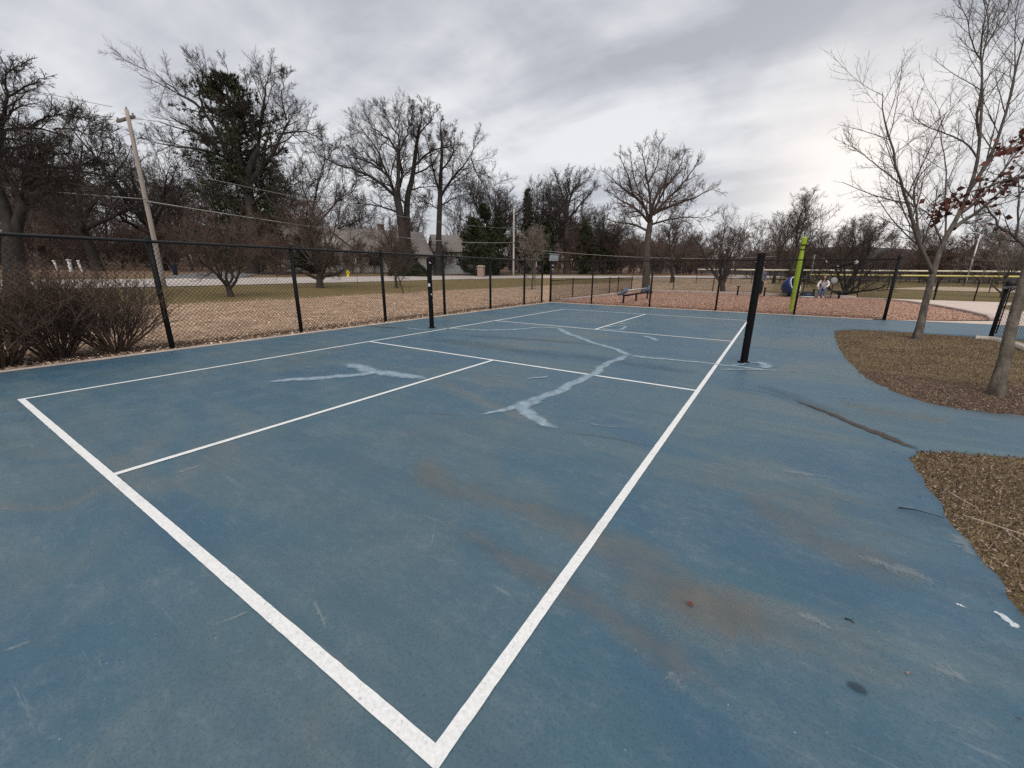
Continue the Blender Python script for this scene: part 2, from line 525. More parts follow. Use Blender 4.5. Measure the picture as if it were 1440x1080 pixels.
# court paint: worn acrylic with scuffs, dirt and pale specks
def court_mat():
    m, t, b = newmat('blue_court_paint')
    v = coords(t)

    def mapped(rot, sx, sy):
        q = t.nodes.new('ShaderNodeMapping')
        q.inputs['Rotation'].default_value = (0, 0, R(rot))
        q.inputs['Scale'].default_value = (sx, sy, 1)
        t.links.new(v, q.inputs[0])
        return q.outputs[0]
    flow = mapped(30, 0.55, 1.15)
    big = noise(t, flow, 0.62, 6, 0.55, 0.9)
    mid = noise(t, v, 2.4, 10, 0.72, 0.2)
    low = noise(t, v, 0.5, 4, 0.5)
    chalk = noise(t, mapped(18, 14, 24), 1.0, 9, 0.82)
    fine = noise(t, v, 85, 5, 0.75)
    grit = noise(t, v, 300, 2, 0.6)
    c = ramp(t, big, [(0.38, (0.064, 0.115, 0.140)), (0.48, (0.050, 0.111, 0.148)), (0.57, (0.036, 0.098, 0.153))])
    # tan tide lines where puddles stood and dried
    tide = ramp(t, big, [(0.40, 0.0), (0.445, 1.0), (0.475, 0.25), (0.50, 0.0)])
    tm = mth(t, 'MULTIPLY', tide, mth(t, 'MULTIPLY', ramp(t, low, [(0.45, 0.0), (0.62, 0.55)]), ramp(t, noise(t, v, 26, 6, 0.8), [(0.35, 0.45), (0.6, 1.0)])))
    c = mixc(t, tm, c, (0.155, 0.135, 0.115))
    # chalky worn haze
    c = mixc(t, ramp(t, mid, [(0.46, 0.0), (0.60, 0.26), (0.76, 0.58)]), c, (0.128, 0.168, 0.190))
    c = mixc(t, mth(t, 'MULTIPLY', ramp(t, chalk, [(0.50, 0.0), (0.62, 0.5), (0.74, 1.0)]), ramp(t, mid, [(0.36, 0.12), (0.62, 0.8)])), c, (0.165, 0.20, 0.215))
    # roller marks
    rm = noise(t, mapped(62, 0.5, 7.5), 1.0, 3, 0.5)
    c = mixc(t, ramp(t, rm, [(0.40, 0.22), (0.55, 0.0)]), c, (0.030, 0.072, 0.112))
    # drag scuffs, two directions
    for rot, th in ((12, 0.64), (-34, 0.66)):
        sc = noise(t, mapped(rot, 1.6, 26), 1.0, 6, 0.72)
        c = mixc(t, mth(t, 'MULTIPLY', ramp(t, sc, [(th - .03, 0.0), (th + 0.07, 0.6)]), ramp(t, noise(t, v, 1.1 + th, 4), [(0.46, 0.0), (0.62, 1.0)])), c, (0.24, 0.28, 0.30))
    c = mixc(t, ramp(t, fine, [(0.34, 0.55), (0.5, 0.0)]), c, (0.024, 0.045, 0.066))
    c = mixc(t, ramp(t, grit, [(0.56, 0.0), (0.74, 0.5)]), c, (0.15, 0.195, 0.225))
    # bare specks where the paint has flaked
    for sc_, r0, r1, lo, am in ((24.0, -0.09, 0.15, 0.44, 0.75), (9.0, -0.075, 0.105, 0.46, 0.75), (3.2, -0.05, 0.07, 0.46, 0.7)):
        vo = t.nodes.new('ShaderNodeTexVoronoi')
        vo.inputs['Scale'].default_value = sc_
        t.links.new(v, vo.inputs['Vector'])
        sx = t.nodes.new('ShaderNodeSeparateXYZ')
        t.links.new(vo.outputs['Color'], sx.inputs[0])
        rad = mth(t, 'ADD', mth(t, 'MULTIPLY', sx.outputs[0], r1), r0)
        d = mth(t, 'ADD', vo.outputs['Distance'], mth(t, 'MULTIPLY', mth(t, 'SUBTRACT', noise(t, v, sc_ * 7, 3), 0.5), 0.22))
        sp = mth(t, 'LESS_THAN', d, rad)
        c = mixc(t, mth(t, 'MULTIPLY', sp, ramp(t, noise(t, v, 0.8, 3), [(lo, 0.0), (lo + 0.08, am)])), c, (0.36, 0.39, 0.40))
    t.links.new(c, b.inputs['Base Color'])
    t.links.new(ramp(t, mid, [(0.3, 0.40), (0.7, 0.58)]), b.inputs['Roughness'])
    b.inputs['Specular IOR Level'].default_value = 0.5
    bn = t.nodes.new('ShaderNodeBump')
    bn.inputs['Strength'].default_value = 0.3
    bn.inputs['Distance'].default_value = 0.003
    t.links.new(noise(t, v, 150, 3, 0.7), bn.inputs['Height'])
    t.links.new(bn.outputs[0], b.inputs['Normal'])
    return m


def edge_mat(name, c0, c1, amount, scale, hard=0.25, bias=0.0, amp=1.5, amp2=0.7):
    """thin paint or dirt film whose edge breaks up with noise (UV y is 1 on the centre line)"""
    m, t, b = newmat(name)
    v = coords(t)
    uvn = coords(t, 'UV')
    s = t.nodes.new('ShaderNodeSeparateXYZ')
    t.links.new(uvn, s.inputs[0])
    n = noise(t, v, scale, 6, 0.65)
    n2 = noise(t, v, scale * 9, 3, 0.6)
    a = mth(t, 'ADD', mth(t, 'MULTIPLY', mth(t, 'MULTIPLY', s.outputs[1], s.outputs[0]), 1.0), mth(t, 'ADD', mth(t, 'MULTIPLY', mth(t, 'SUBTRACT', n, 0.5), amp), bias))
    a = mth(t, 'ADD', a, mth(t, 'MULTIPLY', mth(t, 'SUBTRACT', n2, 0.5), amp2))
    mr = t.nodes.new('ShaderNodeMapRange')
    mr.interpolation_type = 'SMOOTHSTEP'
    mr.inputs['From Min'].default_value = 0.42 - hard
    mr.inputs['From Max'].default_value = 0.42 + hard
    mr.inputs['To Max'].default_value = amount
    t.links.new(a, mr.inputs[0])
    edge = mth(t, 'MULTIPLY', mr.outputs[0], mth(t, 'MULTIPLY', mth(t, 'MULTIPLY', s.outputs[1], s.outputs[0]), 6.0, clamp=True))
    t.links.new(ramp(t, noise(t, v, scale * 2, 5), [(0.3, c0), (0.7, c1)]), b.inputs['Base Color'])
    b.inputs['Roughness'].default_value = 0.65
    b.inputs['Specular IOR Level'].default_value = 0.35
    t.links.new(edge, b.inputs['Alpha'])
    return m


def line_mat():
    m, t, b = newmat('white_line_paint')
    v = coords(t)
    c = ramp(t, noise(t, v, 70, 6, 0.7), [(0.3, (0.60, 0.60, 0.59)), (0.6, (0.78, 0.78, 0.765))])
    w = noise(t, v, 2.6, 8, 0.7)
    c = mixc(t, ramp(t, w, [(0.52, 0.0), (0.72, 0.45)]), c, (0.44, 0.45, 0.44))
    k = noise(t, v, 38, 5, 0.75)
    c = mixc(t, ramp(t, k, [(0.61, 0.0), (0.68, 0.6)]), c, (0.28, 0.29, 0.30))
    t.links.new(c, b.inputs['Base Color'])
    b.inputs['Roughness'].default_value = 0.6
    return m


COURT, LINE = court_mat(), line_mat()
PATCH = edge_mat('pale_crack_filler', (0.21, 0.30, 0.37), (0.37, 0.46, 0.52), 0.74, 5, 0.36, 0.10, 0.8, 0.9)
DIRT = edge_mat('tan_dirt_film', (0.165, 0.155, 0.14), (0.25, 0.225, 0.19), 0.26, 3.2, 0.5, -0.12, 1.5, 0.9)
DAMP = edge_mat('dark_damp_film', (0.05, 0.068, 0.08), (0.065, 0.085, 0.1), 0.20, 1.6, 0.7, -0.05, 1.4, 1.0)
CRACK = edge_mat('open_crack_dirt', (0.03, 0.023, 0.02), (0.085, 0.062, 0.052), 0.92, 14, 0.3, 0.18)
SCUFF = edge_mat('white_scuff', (0.50, 0.55, 0.58), (0.66, 0.69, 0.71), 0.85, 14, 0.12, -0.02)
FAINT = edge_mat('faint_scuff', (0.22, 0.26, 0.28), (0.33, 0.36, 0.37), 0.42, 9, 0.45, -0.22, 1.6, 1.4)
SPOT = edge_mat('dark_oil_spot', (0.025, 0.042, 0.062), (0.032, 0.05, 0.072), 0.6, 5, 0.35, 0.2, .6, .6)


def ground_mat():
    m, t, b = newmat('winter_ground')
    v = t.nodes.new('ShaderNodeNewGeometry').outputs['Position']

    def att(k):
        a = t.nodes.new('ShaderNodeAttribute')
        a.attribute_name = k
        return a.outputs['Fac']
    n0 = noise(t, v, 0.45, 8, 0.65)
    n1 = noise(t, v, 9.0, 9, 0.75)
    n2 = noise(t, v, 38.0, 6, 0.75)
    lit = ramp(t, n2, [(0.30, (0.17, 0.112, 0.075)), (0.48, (0.42, 0.292, 0.195)), (0.62, (0.64, 0.475, 0.345))])
    lit = mixc(t, ramp(t, noise(t, v, 1.3, 6, 0.7), [(0.44, 0.6), (0.60, 0.0)]), lit, (0.20, 0.13, 0.09))
    gr = ramp(t, n1, [(0.3, (0.085, 0.066, 0.026)), (0.5, (0.155, 0.12, 0.05)), (0.7, (0.27, 0.205, 0.105))])
    gr = mixc(t, ramp(t, n0, [(0.35, 0.0), (0.7, 0.5)]), gr, (0.24, 0.17, 0.09))
    soil = ramp(t, n1, [(0.3, (0.055, 0.038, 0.026)), (0.55, (0.13, 0.088, 0.058)), (0.72, (0.27, 0.19, 0.13))])
    woods = ramp(t, n1, [(0.3, (0.12, 0.075, 0.05)), (0.7, (0.27, 0.175, 0.12))])

    def sel(k, lo=0.42, hi=0.58, amp=0.6):
        f = mth(t, 'ADD', att(k), mth(t, 'MULTIPLY', mth(t, 'SUBTRACT', noise(t, v, 0.8, 7, 0.7), 0.5), amp))
        return ramp(t, f, [(lo, 0.0), (hi, 1.0)])
    c = mixc(t, sel('litter'), gr, lit)
    c = mixc(t, sel('woods'), c, woods)
    c = mixc(t, sel('soil', 0.40, 0.62, 0.9), c, soil)
    t.links.new(c, b.inputs['Base Color'])
    b.inputs['Roughness'].default_value = 0.95
    b.inputs['Specular IOR Level'].default_value = 0.15
    bn = t.nodes.new('ShaderNodeBump')
    bn.inputs['Strength'].default_value = 0.7
    bn.inputs['Distance'].default_value = 0.03
    t.links.new(n2, bn.inputs['Height'])
    t.links.new(bn.outputs[0], b.inputs['Normal'])
    return m


GROUND = ground_mat()

# ------------------------------------------------------------------ ground, court, paths
def axis(lo, a, b, hi, step, g=1.22):
    mid = list(np.arange(a, b + 1e-6, step))
    out, d, x = [], step, b
    while x < hi:
        d *= g
        x += d
        out.append(x)
    neg, d, x = [], step, a
    while x > lo:
        d *= g
        x -= d
        neg.append(x)
    return np.array(neg[::-1] + mid + out)


gx = axis(-1600, -42, 26, 1600, 0.8)
gy = axis(-400, -6, 84, 1800, 0.8)
GX, GY = np.meshgrid(gx, gy, indexing='ij')
GZ = zt(GX, GY)
grng = np.random.default_rng(3)
GZ = GZ + np.where((GX < -3.5) & (GX > -20) & (GY < 60), 0.03 * np.sin(GX * 0.9) * np.cos(GY * 0.7 + GX * .3), 0)
nx, ny = len(gx), len(gy)
ii, jj = np.meshgrid(np.arange(nx - 1), np.arange(ny - 1), indexing='ij')
GF = np.stack([ii * ny + jj, (ii + 1) * ny + jj, (ii + 1) * ny + jj + 1, ii * ny + jj + 1], 2).reshape(-1, 4)
SD = sdist(GX, GY)
step01 = lambda v, a, b: np.clip((v - a) / (b - a), 0, 1)
litter = np.where(GX < -1.9, step01(GX, -15.0, -12.0), 0) * (1 - 0.45 * step01(GY, 24, 46))
litter = np.maximum(litter, np.where((GY > 16) & (GX < 2), 0.42, 0) * (GX > -12))
litter = np.maximum(litter, np.where((GY > 30) & (GX >= -2), 0.55 * step01(GX, 12, 5), 0))
woods = np.maximum(step01(SD, 4.5, 7.5) * 0.62, step01(SD, 16, 22))
soil = np.where((GX > 7.2) & (GY < 15), 0.42, 0.0)
soil = np.maximum(soil, np.where((GX > 7.2) & (GY < 7.4) & (GY > 5), 0.8, 0))
soil = np.maximum(soil, np.where((GX > -3.2) & (GX < -1.5) & (GY < 16.5), 0.75, 0))
ground = tag(mesh_obj('ground', np.stack([GX, GY, GZ], 2), GF, GROUND, smooth=True,
                      attrs={'litter': litter.ravel(), 'woods': woods.ravel(), 'soil': soil.ravel()}), kind='structure')

jr = np.random.default_rng(8)


def ragged(pts, amp=0.012, step=0.09, it=0):
    p = resample(smooth_line(pts, it) if it else pts, step)
    p[1:-1] += amp * jr.standard_normal((len(p) - 2, 2))
    return [tuple(q) for q in p]


isl1 = ragged([(22, 7.4), (14, 6.5), (11, 5.9), (10, 5.65), (8.99, 5.5), (8.55, 5.38), (8.25, 5.52), (8.02, 5.98), (7.87, 6.6), (7.85, 7.37), (7.82, 8.3), (7.84, 9.17), (7.9, 10.6), (7.99, 12.05), (8.14, 12.5), (8.5, 12.86), (9.1, 13.0), (9.58, 13.04), (10.3, 13.0), (10.85, 12.88)], it=2)
isl2 = ragged([(7.76, -9), (7.76, 1.0), (7.76, 1.71), (7.76, 2.13), (7.74, 2.51), (7.76, 3.1), (7.76, 3.55), (7.83, 3.74), (8.09, 3.89), (8.52, 4.06), (9.5, 4.3), (12, 4.75), (22, 5.6)])
CEDGE = 16.1
court_outline = [(-1.98, -9)] + isl2 + isl1 + [(10.95, 12.95), (24, 13.2), (24, 16.7), (13.0, 16.62), (9.8, 16.3), (9.2, CEDGE), (-1.98, CEDGE)]
court = poly_sheet('court', court_outline, 0.0, COURT, skirt=0.04, grid=0.5)

mb = MB()
lw = 0.0508
CW, CL = 6.096, 13.411


def rect(x0, y0, x1, y1, z=0.004):
    xs = np.linspace(x0, x1, max(2, int(abs(x1 - x0) / 0.04) + 1))
    ys = np.linspace(y0, y1, max(2, int(abs(y1 - y0) / 0.04) + 1))
    X, Y = np.meshgrid(xs, ys, indexing='ij')
    e = 0.0005
    X = X + e * jr.standard_normal(X.shape)
    Y = Y + e * jr.standard_normal(Y.shape)
    n = len(ys)
    a, b_ = np.meshgrid(np.arange(len(xs) - 1), np.arange(n - 1), indexing='ij')
    mb.add(np.stack([X, Y, np.full(X.shape, z)], 2), np.stack([a * n + b_, (a + 1) * n + b_, (a + 1) * n + b_ + 1, a * n + b_ + 1], 2).reshape(-1, 4))


NV1, NV2 = 4.572, 8.839
rect(0, 0, CW, lw)
rect(0, CL - lw, CW, CL)
rect(0, 0.004, lw, CL - 0.004, 0.0044)
rect(CW - lw, 0.004, CW, CL - 0.004, 0.0044)
rect(lw - .01, NV1 - lw, CW - lw + .01, NV1)
rect(lw - .01, NV2, CW - lw + .01, NV2 + lw)
rect(CW / 2 - lw / 2, lw - .01, CW / 2 + lw / 2, NV1 - lw + .01, 0.0044)
rect(CW / 2 - lw / 2, NV2 + lw - .01, CW / 2 + lw / 2, CL - lw + .01, 0.0044)
lines = tag(mb.build('court_lines', LINE), kind='structure')


def film(name, mt, strokes, z, seed, jit=0.12, wob=0.0):
    r = np.random.default_rng(seed)
    m = MB()
    uvs = []
    for i, (p, w) in enumerate(strokes):
        ribbon(m, p, w, z + i * 0.00025, r, jit, uvs=uvs, wob=wob)
    V = np.concatenate(m.V)
    return tag(mesh_obj(name, V, [np.concatenate(m.F4)], mt, uv=np.concatenate(uvs)), kind='structure')


film('crack_repairs', PATCH, [
    ([(6.93,6.29),(6.57,6.31),(6.04,6.27),(5.58,6.25),(5.14,6.21),(4.68,6.14)], [.08, .11, .12, .13, .16, .24]),
    ([(4.78,6.14),(4.54,6.43),(4.26,6.64),(3.76,7.00),(3.09,7.57),(2.55,8.11),(2.17,8.52)], [.2, .18, .17, .17, .2, .22, .18]),
    ([(4.72,6.17),(4.66,5.71),(4.67,5.16),(4.72,4.29),(4.69,3.67),(4.63,3.22),(4.65,2.90),(4.66,2.72)], [.18, .16, .16, .17, .18, .19, .2, .17]),
    ([(4.67,3.18),(4.64,2.90),(4.54,2.69),(4.45,2.53),(4.39,2.40)], [.2, .18, .13, .1, .07]),
    ([(4.59,3.19),(4.61,2.94),(4.75,2.73),(4.92,2.61),(5.09,2.52),(5.27,2.48)], [.2, .22, .22, .2, .16, .08]),
    ([(1.47,1.83),(1.59,2.05),(1.75,2.29),(1.95,2.52),(2.12,2.73),(2.19,2.97),(2.27,3.12)], [.12, .2, .24, .24, .22, .24, .18]),
    ([(1.30,3.05),(1.60,3.03),(1.93,2.99),(2.30,3.00),(2.59,3.05),(3.05,3.06)], [.22, .3, .32, .32, .3, .2]),
    ([(-0.28,6.74),(0.31,6.93),(1.07,7.21),(1.56,7.72),(1.64,8.33),(2.29,8.56)], [.1, .16, .2, .2, .16, .14]),
    ([(3.07,9.26),(3.40,8.95),(3.63,9.11),(3.55,9.69),(3.29,10.02),(3.15,9.56),(3.07,9.26)], [.12, .14, .14, .12, .12, .12, .12]),
    ([(3.25,10.17),(3.26,10.76)], .1),
    ([(4.24,8.45),(4.40,8.44),(4.58,8.22),(4.82,7.95)], [.12, .18, .18, .08]),
    ([(4.11,3.83),(4.27,4.14)], [.05, .07]),
    ([(6.54,6.83),(6.72,6.65),(6.71,6.35)], [.16, .22, .2]),
    ([(6.19,6.16),(6.37,6.52),(6.69,6.81),(6.85,6.74)], [.05, .07, .07, .05]),
    ([(6.14,5.85),(6.40,6.14),(6.84,6.23)], [.05, .06, .05]),
    ([(-0.92,6.35),(-0.32,6.25),(-0.06,6.59)], [.08, .1, .08]),
], 0.0055, 5, 0.08, 0.02)
film('cracks', CRACK, [
    ([(7.01,4.81),(7.12,4.70),(7.24,4.55),(7.35,4.42),(7.45,4.27),(7.56,4.10),(7.66,3.97),(7.75,3.88),(7.83,3.80),(7.89,3.76)], [.02, .035, .06, .075, .085, .095, .10, .10, .10, .08]),
    ([(6.33,4.91),(6.56,4.95),(6.78,4.92),(7.01,4.81)], [.006, .008, .01, .02]),
    ([(5.26,2.49),(5.43,2.51),(5.64,2.55),(5.85,2.59),(6.08,2.60)], [.007, .007, .007, .006, .004]),
    ([(4.40,2.42),(4.20,2.28),(3.95,2.14),(3.69,1.96)], [.006, .006, .006, .004]),
    ([(6.93,6.29),(7.27,6.53),(7.59,6.40),(7.68,6.20)], [.006, .006, .006, .005]),
    ([(-2.74,6.05),(-1.83,6.01),(-0.75,6.32)], [.05, .08, .05]),
], 0.0062, 6, 0.3, 0.012)
film('dirt_stains', DIRT, [
    ([(4.49,1.50),(4.73,1.33),(4.97,1.21),(5.15,1.18),(5.45,1.23),(5.68,1.28),(5.91,1.27),(6.13,1.23),(6.36,1.15),(6.52,1.08),(6.67,1.06),(6.83,1.09),(6.97,1.15),(7.09,1.21)], [.2, .34, .36, .34, .34, .32, .34, .36, .42, .55, .62, .6, .5, .3]),
    ([(6.48,1.02),(6.60,1.05),(6.75,1.07),(6.90,1.11)], [.2, .4, .42, .25]),
    ([(5.38,0.91),(5.66,0.87),(5.89,0.84),(6.12,0.83),(6.30,0.79),(6.47,0.76),(6.62,0.72),(6.74,0.71),(6.84,0.73)], [.14, .2, .22, .22, .24, .26, .28, .28, .2]),
    ([(6.65,2.20),(6.89,2.06),(7.08,1.88),(7.31,1.83),(7.55,1.77)], [.3, .45, .5, .5, .4]),
    ([(7.47,5.16),(7.73,4.75),(8.07,4.85),(8.38,4.72)], [.3, .5, .5, .4]),
], 0.0015, 7)
film('damp_marks', DAMP, [
    ([(0.73,5.52),(1.61,5.51),(2.53,5.42),(3.40,5.47),(4.25,5.63),(4.88,5.54),(5.57,5.51),(6.09,5.56)], [.3, .6, .75, .7, .6, .5, .4, .3]),
    ([(0.76,6.28),(2.12,6.52),(3.15,6.81),(4.04,6.85)], [.2, .45, .45, .25]),
    ([(6.62,5.30),(7.06,4.88),(7.45,4.32)], [.25, .45, .35]),
], 0.0011, 9)
film('paint_scuffs', SCUFF, [
    ([(7.67,1.72),(7.69,1.71),(7.71,1.67),(7.73,1.63)], [.02, .05, .06, .03]),
    ([(7.55,1.68),(7.57,1.68),(7.59,1.67)], [.01, .025, .01]),
], 0.0018, 10, 0.3)
film('faint_scuffs', FAINT, [
    ([(7.23,2.46),(7.28,2.46)], [.025, .04]),
    ([(3.05,-0.45),(3.09,-0.42)], [.03, .03]),
    ([(4.49,-0.61),(4.50,-0.58),(4.52,-0.53)], [.03, .04, .03]),
    ([(5.02,-0.11),(5.04,-0.06),(5.06,-0.00)], [.02, .03, .02]),
    ([(5.20,0.17),(5.32,0.14),(5.42,0.10)], [.015, .03, .02]),
    ([(5.41,0.69),(5.27,0.87)], [.012, .018]),
    ([(6.57,0.67),(6.61,0.65),(6.66,0.63)], [.05, .10, .06]),
    ([(6.95,1.23),(7.03,1.24),(7.10,1.21)], [.04, .07, .04]),
    ([(3.37,0.26),(3.38,0.36),(3.40,0.44)], [.03, .05, .03]),
    ([(6.88,2.70),(7.05,2.72),(7.26,2.81)], [.05, .08, .04]),
    ([(7.69,2.39),(7.73,2.30),(7.74,2.14)], [.06, .12, .08]),
    ([(7.23,1.84),(7.39,1.82),(7.56,1.81)], [.08, .14, .08]),
    ([(5.20,2.79),(5.55,2.81),(5.73,2.87)], [.04, .06, .03]),
    ([(7.34,1.20),(7.42,1.22),(7.49,1.21)], [.05, .08, .05]),
], 0.0019, 12, 0.3)
film('oil_spot', SPOT, [([(7.11,0.97),(7.14,0.97),(7.17,0.97)], [.03, .05, .03])], 0.0046, 11, 0.02)

# concrete edge round the paint
mb = MB()


def slab(m, pts, w, z0, z1, rng=jr):
    p = resample(pts, 0.3)
    t = nrm(np.gradient(p, axis=0))
    nr = np.stack([-t[:, 1], t[:, 0]], 1)
    a, b = p + nr * w / 2, p - nr * w / 2
    a = a + 0.006 * rng.standard_normal(a.shape)
    b = b + 0.006 * rng.standard_normal(b.shape)
    n = len(p)
    z = np.full((n, 1), z1)
    z_ = np.full((n, 1), z0)
    V = np.stack([np.hstack([a, z_]), np.hstack([a, z]), np.hstack([b, z]), np.hstack([b, z_])], 1).reshape(-1, 3)
    i = np.arange(n - 1) * 4
    F = np.concatenate([np.stack([i + k, i + k + 4, i + k + 5, i + k + 1], 1) for k in range(3)])
    m.add(V, F)


slab(mb, [(-2.045, -9), (-2.045, 16.23)], 0.12, -0.03, 0.012)
slab(mb, [(-1.98, 16.165), (9.3, 16.165)], 0.12, -0.03, 0.012)
slab(mb, [(10.60,12.70),(10.81,12.73),(10.90,12.34),(10.93,11.82),(10.86,11.12),(10.57,9.44)] + [(12.2, 8.0)], 0.14, -0.03, 0.05)
tag(mb.build('concrete_edge', CONC), kind='structure')

# playground surface, path, road
mulch_outline = ragged([(-1.75, 16.24), (9.75, 16.36), (10.3, 16.9), (11.2, 17.35), (12.35, 18.2), (12.65, 19.5), (12.75, 22), (12.6, 24.8), (12.2, 27.8), (11.6, 29.4), (10.5, 29.7), (-1.9, 29.9)], 0.05, 0.35)
tag(poly_sheet('playground_mulch', mulch_outline, -0.004, MULCHP), kind='structure')
path_outline = [(9.75, 16.36), (13.0, 16.66), (24, 16.74), (40, 18.5), (40, 22), (18, 20.8), (15.2, 22.2), (14.6, 24.5), (15.2, 27.2), (17.0, 29.6), (24, 30.4), (24, 31.0), (12, 31.0), (-2.1, 30.7), (-2.1, 30.2), (10.6, 29.95), (11.9, 29.5), (12.5, 27.9), (12.9, 24.8), (13.05, 22), (12.95, 19.4), (12.55, 18.0), (11.3, 17.1), (10.4, 16.7)]
tag(poly_sheet('path', path_outline, 0.002, PATHM), kind='structure')
mb = MB()
rp = resample(smooth_line(ROAD[1:-1], 2), 2.0)
t_ = nrm(np.gradient(rp, axis=0))
nr_ = np.stack([-t_[:, 1], t_[:, 0]], 1)
rows = []
for k in np.linspace(-3.7, 3.7, 7):
    q = rp + nr_ * k
    rows.append(np.column_stack([q, zt(q[:, 0], q[:, 1]) + 0.03 + 0.02 * (1 - abs(k) / 3.7)]))
rv = np.stack(rows, 1)
n7 = len(rp)
a_, b_ = np.meshgrid(np.arange(n7 - 1), np.arange(6), indexing='ij')
tag(mesh_obj('road', rv, np.stack([a_ * 7 + b_, a_ * 7 + b_ + 1, (a_ + 1) * 7 + b_ + 1, (a_ + 1) * 7 + b_], 2).reshape(-1, 4), ROADM, smooth=True), kind='structure')
dv = resample([(-29.6, 12.5), (-34, 15.5), (-40, 20), (-45, 27)], 1.0)
t_ = nrm(np.gradient(dv, axis=0))
nr_ = np.stack([-t_[:, 1], t_[:, 0]], 1)
rv = np.stack([np.column_stack([dv + nr_ * k, zt(*(dv + nr_ * k).T) + 0.05]) for k in (-2.4, 0, 2.4)], 1)
n3 = len(dv)
a_, b_ = np.meshgrid(np.arange(n3 - 1), np.arange(2), indexing='ij')
tag(mesh_obj('driveway', rv, np.stack([a_ * 3 + b_, a_ * 3 + b_ + 1, (a_ + 1) * 3 + b_ + 1, (a_ + 1) * 3 + b_], 2).reshape(-1, 4), DRIVE), kind='structure')
INF = mat('infield_sand', (0.42, 0.31, 0.22), (0.55, 0.42, 0.31), 1.5, detail=8)
tag(poly_sheet('infield', ragged([(15, 52), (30, 46), (60, 42), (60, 58), (40, 62), (22, 66)], 0.2, 2.0), 0.0, INF), kind='structure')
# low wooded ridge far off
hx = np.linspace(-260, 420, 90)
hy = np.linspace(0, 1, 14)
HX, HT = np.meshgrid(hx, hy, indexing='ij')
cy = 190 + 0.0009 * (HX - 80) ** 2
HY = cy - 60 + HT * 200
HZ = (9 + 3.0 * np.sin(HX * 0.021 + 1) + 1.6 * np.sin(HX * 0.063)) * np.sin(np.clip(HT * 1.6, 0, 1) * math.pi / 2) - 0.3
HILL = mat('wooded_hillside', (0.022, 0.020, 0.020), (0.06, 0.05, 0.047), 0.25, detail=10)
a_, b_ = np.meshgrid(np.arange(89), np.arange(13), indexing='ij')
tag(mesh_obj('hills', np.stack([HX, HY, HZ], 2), np.stack([a_ * 14 + b_, (a_ + 1) * 14 + b_, (a_ + 1) * 14 + b_ + 1, a_ * 14 + b_ + 1], 2).reshape(-1, 4), HILL, smooth=True), kind='structure')


# ------------------------------------------------------------------ fences
def wires(L, h, z0, pitch=0.0707, r=0.0029):
    """both families of diagonals of a chain link panel of length L (x) and height h (z)"""
    out = []
    for sgn, off in ((1, 0.0026), (-1, -0.0026)):
        c = np.arange(-h + pitch / 2, L, pitch)
        x0, x1 = np.maximum(c, 0), np.minimum(c + h, L)
        za, zb = x0 - c, x1 - c
        if sgn < 0:
            za, zb = h - za, h - zb
        out.append(np.stack([np.stack([x0, np.full_like(c, off), za + z0], 1), np.stack([x1, np.full_like(c, off), zb + z0], 1)], 1))
    P = np.concatenate(out)
    P = P[np.linalg.norm(P[:, 1] - P[:, 0], axis=1) > 0.02]
    return tubes(P, np.full((len(P), 2), r), 3)


def fence(name, label, cat, A, B, h, stations, rp, rr, group=None, post_over=0.03, pitch=0.0707, wr=0.0029, base=None, top=None, capmat=None, capr=0.0, rail=True, ends=None, rail_mat=None, z_of=None):
    A, B = np.array(A, float), np.array(B, float)
    L = float(np.linalg.norm(B - A))
    ang = math.atan2(B[1] - A[1], B[0] - A[0])
    root = empty(name, (A[0], A[1], 0.0 if base is None else base), ang, label, cat, group)
    V, F = wires(L, h - 0.06, 0.02, pitch, wr)
    mesh_obj('chain_link_mesh', V, F, BLACKM, root)
    for s in stations:
        rad = rp * (1.3 if ends and s in ends else 1.0)
        m = MB().tube([(s, 0.035, -0.3), (s, 0.035, h + post_over - 0.02)], rad, 12)
        m.lathe([(rad * 1.12, h + post_over - 0.05), (rad * 1.12, h + post_over), (rad * 0.7, h + post_over + 0.02), (0.001, h + post_over + 0.028)], (s, 0.035, 0), 12)
        m.build('post', BLACK, root, True)
    if rail:
        MB().tube([(x, 0.01, h - 0.03) for x in np.linspace(0, L, 12)], rr, 10).build('top_rail', rail_mat or BLACK, root, True)
        MB().tube([(x, 0.0, 0.06 + 0.01 * math.sin(x * 3)) for x in np.linspace(0, L, 40)], 0.003, 5).build('bottom_wire', BLACK, root)
    if capmat:
        MB().tube([(x, 0, h) for x in np.linspace(0, L, 30)], capr, 8).build('fence_cap', capmat, root, True)
    return root


ys = [-5.0, -2.65, -0.3, 2.07, 4.44, 6.82, 9.2, 11.7, 14.1, 15.62]
fence('court_fence', 'tall black chain link fence along the left side of the court, shrubs behind it', 'fence',
      (-2.15, -5.0), (-2.15, 15.62), 1.83, [y + 5.0 for y in ys], 0.041, 0.026, rail_mat=RAILM, ends=[20.62])
xs = [-2.13, -0.1, 2.4, 4.83, 7.26, 9.6]
fence('court_fence', 'tall black chain link fence across the far end of the court before the mulch', 'fence',
      (-2.13, 16.3), (9.6, 16.3), 1.83, [x + 2.13 for x in xs], 0.034, 0.02, ends=[0.0, 11.73], post_over=0.06)
xs = [0.0, 3.0, 6.2, 9.4, 12.6, 14.9]
fence('low_fence', 'low black chain link fence running away along the left of the playground mulch', 'fence',
      (-2.2, 16.6), (-2.9, 31.4), 1.0, [0.0, 2.7, 5.7, 9.1, 11.1, 14.8], 0.03, 0.02)
fence('low_fence', 'low black chain link fence along the back of the playground and the path', 'fence',
      (-2.9, 31.4), (34.0, 31.4), 1.02, [3.05, 5.7, 8.3, 10.9, 13.6, 16.95, 18.5, 21.2, 24.0, 27, 30, 33, 36.9], 0.03, 0.022, ends=[16.95])
